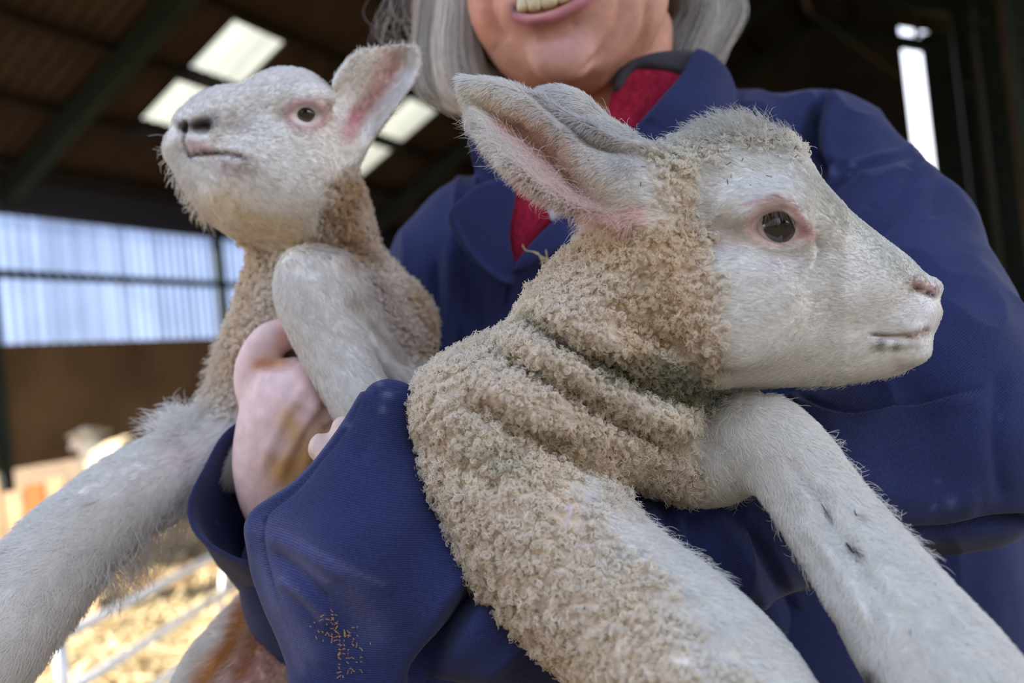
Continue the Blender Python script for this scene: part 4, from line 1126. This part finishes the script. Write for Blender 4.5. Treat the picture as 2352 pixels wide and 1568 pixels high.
    fl /= np.linalg.norm(fl, axis=1, keepdims=True) + 1e-9
    view = -V / np.linalg.norm(V, axis=1, keepdims=True); vis = np.clip((N * view).sum(1) * 4 + 2, 0, 1)
    Ln = np.full(len(V), .0045); Ln[(y > 950) & (x < 620)] = .009; Ln[shank] = .0065
    Ln[(y > 1100) & (x < 480) & (y > 1130 - .0 * x)] += .003
    nose = 1 - np.exp(-(np.hypot(x - 440, y - 292) / 34) ** 2)
    hm = bpy.data.materials.get('lamb_hair') or hair_material('lamb_hair', .62, trans=.35); wm = bpy.data.materials.get('lamb_wool') or hair_material('lamb_wool', .8, trans=.35)
    wt = (1 - wl) * vis * np.clip((ew - 1) / .3, 0, 1) * nose
    coat('hair_coat', V, Q, N, col * 1.02, 110000 if not FAST else 50000, Ln, fl, root, hm, weight=wt, radius=1.3e-4, lift=.45, jitter=.25, clump=.5, curl=.2)
    wool('fleece', V, Q, N, col * 1.08, 6000, root, wm, weight=wl * vis, per=6, radius=2.2e-4, rc=.0015)
    coat('under_wool', V, Q, N, col, 20000, np.full(len(V), .0045), rng.normal(0, 1, V.shape), root, wm, weight=wl * vis, radius=1.3e-4, lift=1.0, jitter=.8, clump=.6, curl=1.2, k=5)
    gw = np.exp(-(line_dist([(500, 780), (470, 930), (400, 1000)], x, y)[0] / 24) ** 2) + .7 * np.exp(-(line_dist([(400, 340), (430, 440), (470, 500)], x, y)[0] / 14) ** 2) * .6 + .5 * np.exp(-(line_dist([(330, 1220), (230, 1310), (440, 1160)], x, y)[0] / 20) ** 2)
    coat('guard_hair', V, Q, N, col, 2600, Ln * 2.2, fl, root, hm, weight=gw * vis + 1e-7, radius=1.1e-4, lift=1.2, jitter=.6, clump=.7, curl=.5, k=6)
    return root
# ------------------------------------------------------------------ the lamb in front
def lamb_front():
    lo, hi = bbox_px(900, 160, 2260, 1568, 0.46, 0.46)
    lo = C(900, 1640, 0.48); hi = C(2260, 170, 0.48)
    lo[2] = -0.60; hi[2] = -0.24; lo[1] = C(0, 1640, 0.42)[1]; lo[0] = C(900, 0, .46)[0]; hi[0] = C(2420, 0, .42)[0]
    F = Field(lo, hi, 0.00165 if not FAST else 0.003)
    D = 0.43
    head = [(1500, 345), (1570, 312), (1640, 292), (1700, 288), (1770, 312), (1822, 335), (1852, 378), (1880, 425), (1930, 478), (2000, 535), (2060, 590), (2105, 628),
            (2138, 645), (2147, 668), (2140, 692), (2147, 718), (2138, 750), (2128, 775), (2124, 800), (2096, 838), (2040, 864), (1950, 880), (1850, 886), (1760, 892),
            (1660, 900), (1560, 900), (1470, 820), (1400, 700), (1380, 560), (1420, 430)]
    T = lambda x, y: idw([(1650, 450, .044), (1500, 600, .045), (1750, 700, .040), (1800, 500, .043), (1950, 650, .030), (2080, 700, .023), (2130, 760, .020), (1950, 850, .024), (1700, 330, .036), (1650, 850, .036), (2100, 830, .018)], x, y)
    F.inflate(head, D, 0.026, T, zc=lambda x, y: -0.010 + 0.012 * (x - 1700) / 400, k=0.004)
    # brow, cheek, socket
    F.ell(C(1760, 470, D - .036), (.018, .008, .007), k=.012)
    F.ell(C(1700, 720, D - .034), (.026, .026, .010), k=.016)
    F.ell(C(1960, 640, D - .020), (.030, .014, .008), k=.015)
    F.ell(C(2080, 735, D - .019), (.012, .009, .008), k=.008)
    F.ell(C(2090, 805, D - .014), (.010, .007, .007), k=.006)
    F.ell(C(1776, 519, D - .040), (.0134, .0080, .0105), [[.98, .17, 0], [-.17, .98, 0], [0, 0, 1]], k=.002, cut=True)
    # ear: a cupped leaf
    ear = [(1062, 196), (1110, 200), (1160, 212), (1240, 250), (1320, 300), (1400, 345), (1500, 380), (1540, 470), (1500, 530), (1400, 522), (1330, 505), (1255, 475), (1190, 425), (1130, 350), (1090, 280)]
    def ez(x, y):
        d, t = line_dist([(1080, 215), (1200, 300), (1330, 410), (1480, 450)], x, y)
        side = ((x - 1200) * (-.62) + (y - 300) * .78)
        return 0.012 + 0.014 * np.clip(d / 75, 0, 1.3) ** 2 - 0.010 * np.clip((1330 - x) / 270, 0, 1) * np.clip(side / -60, 0, 1) - 0.004 * np.clip((1400 - x) / 300, 0, 1)
    F.inflate(ear, D, 0.0030, 0.0030, zc=ez, k=0.004)
    F.chain([(1100, 205, D - .010, 7), (1175, 232, D - .016, 12), (1255, 290, D - .019, 15), (1335, 365, D - .020, 20), (1420, 430, D - .020, 36)], k=.008)
    F.chain([(1240, 240, D + .030, 14), (1300, 262, D + .020, 34), (1370, 330, D + .014, 38), (1460, 380, D + .006, 40), (1540, 430, D, 50)], k=.010)
    F.ell(C(1470, 455, D - .016), (.024, .021, .017), k=.014)
    # neck and shoulder
    neck = [(1430, 430), (1350, 535), (1300, 590), (1220, 680), (1180, 745), (1100, 790), (1010, 838), (960, 895), (952, 965), (975, 1045), (1020, 1120), (1060, 1200), (1100, 1300), (1150, 1365),
            (1300, 1330), (1400, 1180), (1420, 1110), (1500, 1080), (1590, 1000), (1625, 920), (1650, 860), (1650, 700), (1600, 520)]
    Tn = lambda x, y: idw([(1500, 600, .046), (1350, 750, .048), (1200, 900, .052), (1050, 980, .045), (1450, 950, .040), (1200, 1150, .038), (1600, 850, .036), (1120, 1280, .030)], x, y)
    F.inflate(neck, D + .004, 0.034, Tn, zc=-.012, k=0.014)
    # rest of the trunk, carried back between arm and coat
    F.chain([(1150, 1010, .470, 150), (1080, 1090, .520, 170), (1020, 1200, .565, 150)], k=.03)
    # legs
    F.chain([(1150, 1080, .432, 120), (1255, 1235, .425, 146), (1395, 1370, .405, 138), (1530, 1478, .385, 140), (1640, 1595, .365, 146), (1725, 1730, .350, 138), (1780, 1880, .350, 104), (1800, 2060, .352, 92), (1806, 2180, .352, 100)], k=.020)
    F.chain([(1570, 1060, .455, 80), (1645, 1042, .447, 98), (1738, 1000, .430, 84), (1815, 1060, .420, 84), (1895, 1170, .405, 86), (1990, 1300, .385, 100), (2090, 1445, .360, 122), (2195, 1590, .340, 142), (2265, 1730, .330, 138), (2320, 1900, .330, 108), (2340, 2080, .332, 96), (2345, 2180, .332, 104)], k=.007)
    F.chain([(1470, 995, .450, 80), (1530, 1015, .452, 70), (1620, 1050, .452, 62)], k=.015)
    V, Q = F.mesh(2)
    V = sculpt(V, Q, [([(1600, 915), (1680, 902), (1780, 900), (1900, 896)], 9, -.007)])
    dark = []
    # skin folds of the neck, mouth, nostril, lids
    st = [([(1215, 735), (1300, 800), (1400, 850), (1520, 905), (1610, 940)], 20, -.0085),
          ([(1240, 690), (1340, 760), (1440, 800), (1560, 850), (1620, 890)], 26, .0035),
          ([(1130, 800), (1230, 860), (1330, 920), (1430, 980), (1560, 1040)], 18, -.0065),
          ([(1180, 770), (1280, 835), (1380, 885), (1500, 950), (1600, 985)], 22, .005),
          ([(1060, 860), (1160, 910), (1280, 985), (1400, 1060)], 22, .0030),
          ([(1060, 920), (1150, 970), (1260, 1030), (1380, 1090)], 18, -.0045),
          ([(960, 1000), (1050, 1070), (1150, 1120)], 22, -.003),
          ([(1395, 700), (1470, 760), (1560, 800)], 18, -.0025),
          ([(2000, 768), (2040, 773), (2090, 771), (2134, 754)], 4.5, -.0028), ([(2080, 758), (2120, 748)], 12, .0014),
          ([(2000, 790), (2060, 790), (2120, 785)], 10, .0012),
          ([(2105, 662), (2122, 668), (2142, 676)], 7, -.0042),
          ([(2100, 640), (2125, 645), (2146, 660)], 8, .0012),
          ([(1700, 505), (1740, 470), (1790, 460), (1830, 485), (1866, 530)], 13, .0036),
          ([(1715, 530), (1750, 558), (1795, 572), (1840, 560), (1870, 540)], 11, .0018),
          ([(1690, 440), (1760, 415), (1830, 440)], 16, .0010),
          ([(1875, 545), (1885, 580), (1870, 620)], 12, -.0016),
          ([(1560, 420), (1600, 520), (1620, 640), (1640, 760)], 40, -.002),
          ([(1700, 1080), (1780, 1160), (1860, 1290), (1930, 1420)], 26, .0030), ([(1800, 1040), (1880, 1150), (1960, 1270), (2060, 1400)], 18, -.0022),
          ([(1850, 1190), (1900, 1260), (1950, 1330), (2010, 1440)], 14, .0020), ([(1760, 1190), (1830, 1300), (1880, 1420)], 14, -.0016), ([(1640, 1000), (1610, 1060), (1600, 1120)], 18, -.0025),
          ([(1360, 1150), (1480, 1280), (1620, 1380), (1740, 1470)], 30, .0035), ([(1300, 1200), (1430, 1330), (1580, 1450), (1660, 1560)], 26, -.0020),
          ([(1190, 285), (1240, 310), (1300, 365)], 22, -.0030),
          ([(1330, 470), (1400, 490), (1450, 500)], 14, -.0020)]
    V = sculpt(V, Q, st)
    x, y = to_px(V)
    N = normals_of(V, Q)
    # wool knobs on neck and shoulder
    wl = wool_w(V, x, y)
    wd, rid = worley(V, .0042)
    wd2, _ = worley(V + 3, .0085)
    V = V + N * (wl * (.0016 * np.clip(1 - (wd / .0030) ** 2, 0, 1) + .0014 * np.clip(1 - (wd2 / .006) ** 2, 0, 1) - .0006))[:, None]
    N = normals_of(V, Q)
    x, y = to_px(V)
    base = np.tile(np.array(srgb(247, 241, 229)), (len(V), 1))
    cream = np.array(srgb(251, 238, 219)); grime = srgb(150, 146, 128)
    col = base.copy()
    nz = vnoise(V, .018, 3)[:, None]; nf = vnoise(V, .006, 9)[:, None]
    col = col * (1 - wl[:, None]) + wl[:, None] * (cream * (.92 + .12 * nz))
    blot = (np.clip((nz - .55) * 3.5, 0, 1) * wl[:, None]) * .35
    col = col * (1 - blot) + blot * np.array(srgb(196, 180, 152))
    tint(col, x, y, [(1640, 300), (1720, 300), (1800, 330)], 45, srgb(198, 192, 176), .8)
    tint(col, x, y, [(1520, 360), (1620, 330)], 55, srgb(200, 194, 178), .8)
    tint(col, x, y, [(1270, 235), (1350, 290), (1440, 360)], 45, srgb(205, 198, 192), .8)
    tint(col, x, y, [(1880, 430), (2000, 545), (2100, 640)], 30, srgb(205, 200, 182), .8)
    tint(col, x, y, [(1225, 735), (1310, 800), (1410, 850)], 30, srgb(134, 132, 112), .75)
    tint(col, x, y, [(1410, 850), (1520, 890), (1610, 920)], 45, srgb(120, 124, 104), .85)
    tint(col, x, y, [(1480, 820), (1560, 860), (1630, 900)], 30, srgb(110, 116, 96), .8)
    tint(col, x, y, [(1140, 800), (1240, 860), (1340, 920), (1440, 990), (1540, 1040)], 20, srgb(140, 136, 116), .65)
    tint(col, x, y, [(1260, 1000), (1330, 1010), (1400, 1040)], 26, srgb(150, 130, 100), .7)
    tint(col, x, y, [(1090, 1040), (1180, 1060)], 60, srgb(170, 168, 150), .6)
    tint(col, x, y, [(1400, 560), (1520, 560), (1560, 700), (1480, 760)], 80, srgb(236, 212, 176), .6)
    # bare pink skin: parting lines in the wool, lids, ear, muzzle
    wcol = col.copy()
    part = np.zeros(len(V))
    for ln in ([(1262, 738), (1300, 765), (1318, 800), (1345, 830)], [(1345, 800), (1352, 840), (1380, 862)], [(1400, 905), (1430, 915), (1452, 940)], [(1180, 862), (1215, 880), (1250, 890), (1290, 925), (1310, 960)],
               [(1300, 885), (1330, 915)], [(1372, 930), (1395, 960), (1412, 995), (1440, 1022)], [(1100, 912), (1150, 930), (1165, 945)], [(1050, 1062), (1100, 1085), (1140, 1110)], [(1275, 1168), (1310, 1160), (1340, 1150)],
               [(1262, 1222), (1290, 1200), (1330, 1215), (1350, 1190)], [(1300, 1150), (1312, 1200)], [(1330, 1262), (1350, 1240)], [(1440, 850), (1445, 880)], [(1500, 900), (1520, 930)]):
        wig = [(a + 9 * math.sin(b * .11), b + 7 * math.sin(a * .13)) for a, b in smooth_poly(ln, 4, closed=False)] if len(ln) > 2 else ln
        d_, t_ = line_dist(wig, x, y); part = np.maximum(part, np.exp(-(d_ / 5.0) ** 2))
    col = col * (1 - part[:, None]) + np.array(srgb(226, 200, 200)) * part[:, None]
    pink = srgb(226, 160, 158)
    ex, ey = (x - 1786) / 62, (y - 518) / 42
    re = np.hypot(ex, ey)
    w = (np.exp(-((re - .98) / .17) ** 2) * .65)[:, None]; col = col * (1 - w) + np.array(srgb(222, 158, 160)) * w
    tint(col, x, y, [(1832, 512), (1866, 540)], 15, srgb(228, 176, 174), .8)
    tint(col, x, y, [(1720, 470), (1790, 452), (1830, 478)], 7, srgb(206, 120, 112), .55)
    tint(col, x, y, [(1185, 285), (1235, 310), (1290, 360)], 34, srgb(232, 150, 126), .95); tint(col, x, y, [(1205, 318), (1265, 355), (1310, 410)], 26, srgb(238, 176, 156), .7)
    tint(col, x, y, [(1270, 400), (1400, 490), (1470, 500)], 26, srgb(240, 188, 172), .7)
    tint(col, x, y, [(1130, 230), (1220, 290), (1330, 400), (1400, 430)], 34, srgb(245, 222, 188), .7)
    tint(col, x, y, [(1230, 400), (1330, 450)], 60, srgb(244, 214, 200), .55)
    tint(col, x, y, [(2104, 655), (2146, 668)], 13, srgb(184, 130, 122), .8)
    tint(col, x, y, [(2102, 660), (2118, 668), (2146, 680)], 6, srgb(58, 26, 26), .97)
    tint(col, x, y, [(2100, 700), (2140, 735)], 30, srgb(236, 222, 218), .4)
    tint(col, x, y, [(2000, 768), (2060, 773), (2100, 771), (2132, 756)], 5, srgb(150, 104, 92), .8)
    tint(col, x, y, (2025, 790), 13, srgb(96, 76, 52), .85)
    tint(col, x, y, (2062, 795), 10, srgb(110, 88, 60), .7)
    tint(col, x, y, [(1640, 560), (1690, 560)], 30, srgb(230, 214, 210), .5)
    tint(col, x, y, [(1780, 620), (1840, 600)], 34, srgb(228, 220, 220), .35)
    tint(col, x, y, [(1730, 450), (1800, 420)], 26, srgb(224, 218, 218), .35)
    # specks on the legs
    tint(col, x, y, [(1895, 1165), (1903, 1190)], 6, srgb(70, 56, 36), .9)
    tint(col, x, y, [(1948, 1252), (1968, 1272)], 7, srgb(50, 40, 30), .95)
    tint(col, x, y, [(1963, 1178), (1968, 1188)], 4, srgb(120, 70, 40), .9)
    tint(col, x, y, (1995, 1545), 26, srgb(60, 52, 36), .9)
    tint(col, x, y, [(1900, 1500), (1860, 1400)], 30, srgb(226, 196, 160), .6)
    root = empty('lamb', to_world(C(1150, 1100, .50)), 'white lamb in profile with a woolly wrinkled neck, held over the sleeve', 'lamb')
    skin = bpy.data.materials.get('lamb_skin') or material('lamb_skin', rough=.75, attr='col', spec=.15, bump=(900, .25, .0004))
    mesh_np('body', to_world(V), Q, root, skin, {'col': np.clip(col * (1 - wl[:, None] * np.array([.03, .08, .11])), 0, 1)})
    for hx_, hy_, hd_ in ((1806, 2265, .352), (2345, 2265, .332)):
        c_ = C(hx_, hy_, hd_); G = Field(c_ - .035, c_ + .035, .0015)
        for s_ in (-1, 1):
            G.cone(c_ + np.array([s_ * .0075, .012, 0]), .0095, c_ + np.array([s_ * .0085, -.012, .010]), .0080, k=.001)
        v_, q_ = G.mesh(2); mesh_np('hoof', to_world(v_), q_, root, bpy.data.materials.get('hoof_horn') or material('hoof_horn', srgb(92, 82, 70), .5, noise=(200, .2)))
    # eye
    eye_ball(root, C(1780, 517, D - .0262), .0118, (0.10, .02, 1))
    # coats
    fl = np.zeros_like(V)
    hx, hy = x - 2150, y - 690
    fl[:, 0] = hx; fl[:, 1] = -hy * .6
    leg2 = ((y > 890) & (x > 1560) & (y > 1.0 * (x - 1500) * .0 + 905)) | ((x > 1500) & (y > 1000))
    leg1 = (y > 1080) & (~leg2) | ((y > 1180) & (x < 1900) & (y > 1130 + (x - 1400) * .75))
    fl[leg2] = (.60, -.80, 0); fl[leg1] = (.75, -.65, 0)
    earm = (x < 1460) & (y < 540)
    fl[earm] = (-.75, -.35, 0)
    fl[earm & (y > 330 + (x - 1150) * .55)] = (-.55, -.80, 0)
    fl /= np.linalg.norm(fl, axis=1, keepdims=True) + 1e-9
    view = -V / np.linalg.norm(V, axis=1, keepdims=True)
    vis = np.clip((N * view).sum(1) * 4 + 2.0, 0, 1)
    ew = np.clip((re - 1.02) / .3, 0, 1)
    nose = 1 - np.exp(-(np.hypot(x - 2128, y - 666) / 20) ** 2)
    hairw = (1 - wl) * vis * ew * nose
    Ln = np.full(len(V), .0036)
    Ln[leg2 | leg1] = .0060
    Ln[earm] = .0068
    edge_ear = earm & (y > 300 + (x - 1150) * .66)
    Ln[edge_ear] = .0092
    top = np.exp(-(np.hypot((x - 1700) / 150, (y - 300) / 45)) ** 2)
    Ln = Ln + .005 * top
    Ln[x > 1950] = np.where((y < 900)[x > 1950], .0022, Ln[x > 1950])
    hm = hair_material('lamb_hair', .62, trans=.35)
    nk = 300000 if not FAST else 90000
    coat('hair_coat', V, Q, N, col * 1.02, nk, Ln, fl, root, hm, weight=hairw * (1 + 3.0 * earm), radius=1.0e-4, lift=.45, jitter=.22, clump=.45, curl=.15)
    # long loose hairs: crown, ear fringe, throat
    ww = top * vis + .5 * edge_ear * (1 - vis * .5) * np.exp(-((y - (330 + (x - 1150) * .62)) / 60) ** 2)
    ww = ww + .35 * np.exp(-(np.hypot((x - 1640) / 80, (y - 960) / 90)) ** 2) + .25 * ((x > 1850) & (y > 845) & (y < 900))
    for ln, a_ in (([(1390, 1120), (1450, 1190), (1520, 1250), (1640, 1330)], .5), ([(1880, 1010), (1990, 1150), (2040, 1190), (2120, 1270)], .35), ([(1700, 1150), (1790, 1200), (1860, 1340)], .35), ([(1880, 1440), (1905, 1500)], .8)):
        ww = ww + .5 * a_ * np.exp(-(line_dist(ln, x, y)[0] / 16) ** 2)
    coat('guard_hair', V, Q, N, col * 1.02, 7500, Ln * 1.7, fl, root, hm, weight=ww + 1e-6, radius=7e-5, lift=.75, jitter=.6, clump=.5, curl=.5, k=6)
    wm = hair_material('lamb_wool', .8, trans=.35)
    warm = np.array([1.04, 1.0, .93])
    ww = wl * np.clip(vis, 0, 1) * (1 - .93 * part)
    wool('fleece', V, Q, N, wcol * warm * 1.28, 16500 if not FAST else 7000, root, wm, weight=ww * (.12 + np.clip(1 - (wd / .0030) ** 2, 0, 1)), per=6, hV=np.where(y < 520, .8, 1.0) * (.75 + .4 * np.clip(1 - (wd / .0032) ** 2, 0, 1)))
    # pale lashes over the eye, chaff caught in the coat
    n = 40; t = rng.random(n); ex = 1732 + 96 * t; ey = 512 - 34 * np.sin(np.pi * np.clip(t * .95 + .02, 0, 1)) - 3
    R0 = np.array([C(a, b, D - .0385) for a, b in zip(ex, ey)]); dl = np.stack([.1 - 1.0 * (t - .5) * -1 + .15 * rng.normal(size=n), -1 + .25 * rng.normal(size=n), .55 + .2 * rng.random(n)], 1); Ls = rng.uniform(.004, .0085, n)
    P = np.stack([R0 + dl * (Ls * s_)[:, None] * np.array([1, 1, 1 - .5 * s_]) for s_ in (0, .33, .66, 1)], 1)
    strands('eyelash', P, 4.5e-5 * np.array([1, 1, .8, .3]), np.tile(np.array([.80, .76, .70]), (n, 1)), root, hm, np.tile(np.array([0, 0, 1.0]), (n, 1)))
    cw = np.exp(-(np.hypot((x - 1680) / 170, (y - 350) / 60)) ** 2) + .05 * wl + .03 * (y > 1000)
    qi, W = sample_surface(V, Q, 170, cw * vis + 1e-9); P0 = (V[qi] * W[:, :, None]).sum(1) + (N[qi] * W[:, :, None]).sum(1) * (.0022 + .002 * rng.random((170, 1)))
    dd = rng.normal(0, 1, P0.shape); dd /= np.linalg.norm(dd, axis=1, keepdims=True); ll = rng.uniform(.0004, .0016, (170, 1))
    strands('chaff', np.stack([P0 - dd * ll, P0, P0 + dd * ll], 1), 2.2e-4 * np.ones(3), np.array(srgb(92, 74, 48))[None] * rng.uniform(.5, 1.6, (170, 1)), root, hm, np.tile(np.array([0, 0, 1.0]), (170, 1)))['kind'] = 'stuff'
    for pts_, rr_ in (([(1893, 1160), (1901, 1172), (1906, 1192)], 3.2e-4), ([(1946, 1250), (1956, 1262), (1968, 1272)], 6e-4), ([(1960, 1178), (1966, 1188), (1968, 1190)], 3e-4)):
        Pk = []
        for a_, b_ in pts_:
            m_ = np.argmin((x - a_) ** 2 + (y - b_) ** 2 + (vis < 1.5 - .5) * 1e6 + (N[:, 2] < .2) * 1e6); Pk.append(V[m_] + N[m_] * .0030)
        strands('mud_speck', np.array(Pk)[None], rr_ * np.array([.5, 1, .4]), np.array([srgb(48, 38, 28)]), root, hm, np.array([[0, 0, 1.0]]))
    # fuzz between ringlets
    rf = rng.normal(0, 1, V.shape)
    coat('under_wool', V, Q, N, wcol * warm * 1.05, 45000, np.full(len(V), .0034), rf, root, wm, weight=ww, radius=8e-5, lift=1.0, jitter=.8, clump=.6, curl=1.2, k=5)
    return root

def wool_w(V, x, y):
    """how woolly (1) or short-haired (0) the front lamb is"""
    P = smooth_poly([(1330, 545), (1200, 640), (880, 850), (880, 1000), (1000, 1200), (1080, 1420), (1250, 1700), (1700, 1750), (1690, 1600), (1540, 1400), (1420, 1270), (1340, 1160), (1330, 1080), (1390, 1080), (1380, 1150), (1480, 1150), (1600, 1140),
                     (1600, 1040), (1640, 940), (1600, 890), (1660, 860), (1655, 720), (1640, 560), (1590, 420), (1700, 330), (1800, 345), (1860, 330), (1780, 250), (1640, 240), (1520, 330), (1500, 420), (1545, 500), (1450, 550)], 4)
    s = poly_sdf(P, x, y)
    wd = 45 + 60 * np.clip((y - 1050) / 200, 0, 1)
    return np.clip(.5 - s / wd + (vnoise(V, .008, 11) - .5) * 1.1 * np.exp(-(s / wd) ** 2), 0, 1)

def eye_ball(root, c, r, look):
    n = 40; V = []; Q = []
    look = np.array(look, float); look /= np.linalg.norm(look)
    a = np.cross(look, (0, 1, 0)); a /= np.linalg.norm(a); b = np.cross(a, look) * -1
    for i in range(n + 1):
        th = math.pi * i / n
        for j in range(n):
            f = 2 * math.pi * j / n
            bulge = 1 + .06 * math.exp(-(th / .5) ** 2)
            V.append(c + r * bulge * (look * math.cos(th) + (a * math.cos(f) + b * math.sin(f)) * math.sin(th)))
    for i in range(n):
        for j in range(n):
            Q.append((i * n + j, i * n + (j + 1) % n, (i + 1) * n + (j + 1) % n, (i + 1) * n + j))
    V = np.array(V)
    w = V - c; w /= np.linalg.norm(w, axis=1, keepdims=True)
    ang = np.arccos(np.clip(w @ look, -1, 1))
    hb = w @ a; vb = w @ b
    col = np.tile(np.array(srgb(200, 190, 186)), (len(V), 1))
    iris = ang < .98
    col[iris] = srgb(56, 46, 40)
    col[(ang > .88) & (ang < 1.0)] = srgb(20, 14, 14)
    pup = (np.abs(hb) < .62) & (np.abs(vb) < .26)
    col[pup] = srgb(10, 9, 12)
    m = bpy.data.materials.get('wet_eye') or material('wet_eye', rough=.06, attr='col', spec=.6)
    m.node_tree.nodes['Principled BSDF'].inputs['Coat Weight'].default_value = 1.0
    return mesh_np('eye', to_world(V), np.array(Q), root, m, {'col': col})
barn(); straw_and_pen(); outside()
ewe(285, 1000, 7.0, 2.6, 'cream coated ewe standing behind the outstretched lamb leg')
woman()
lamb_back()
lamb_front()
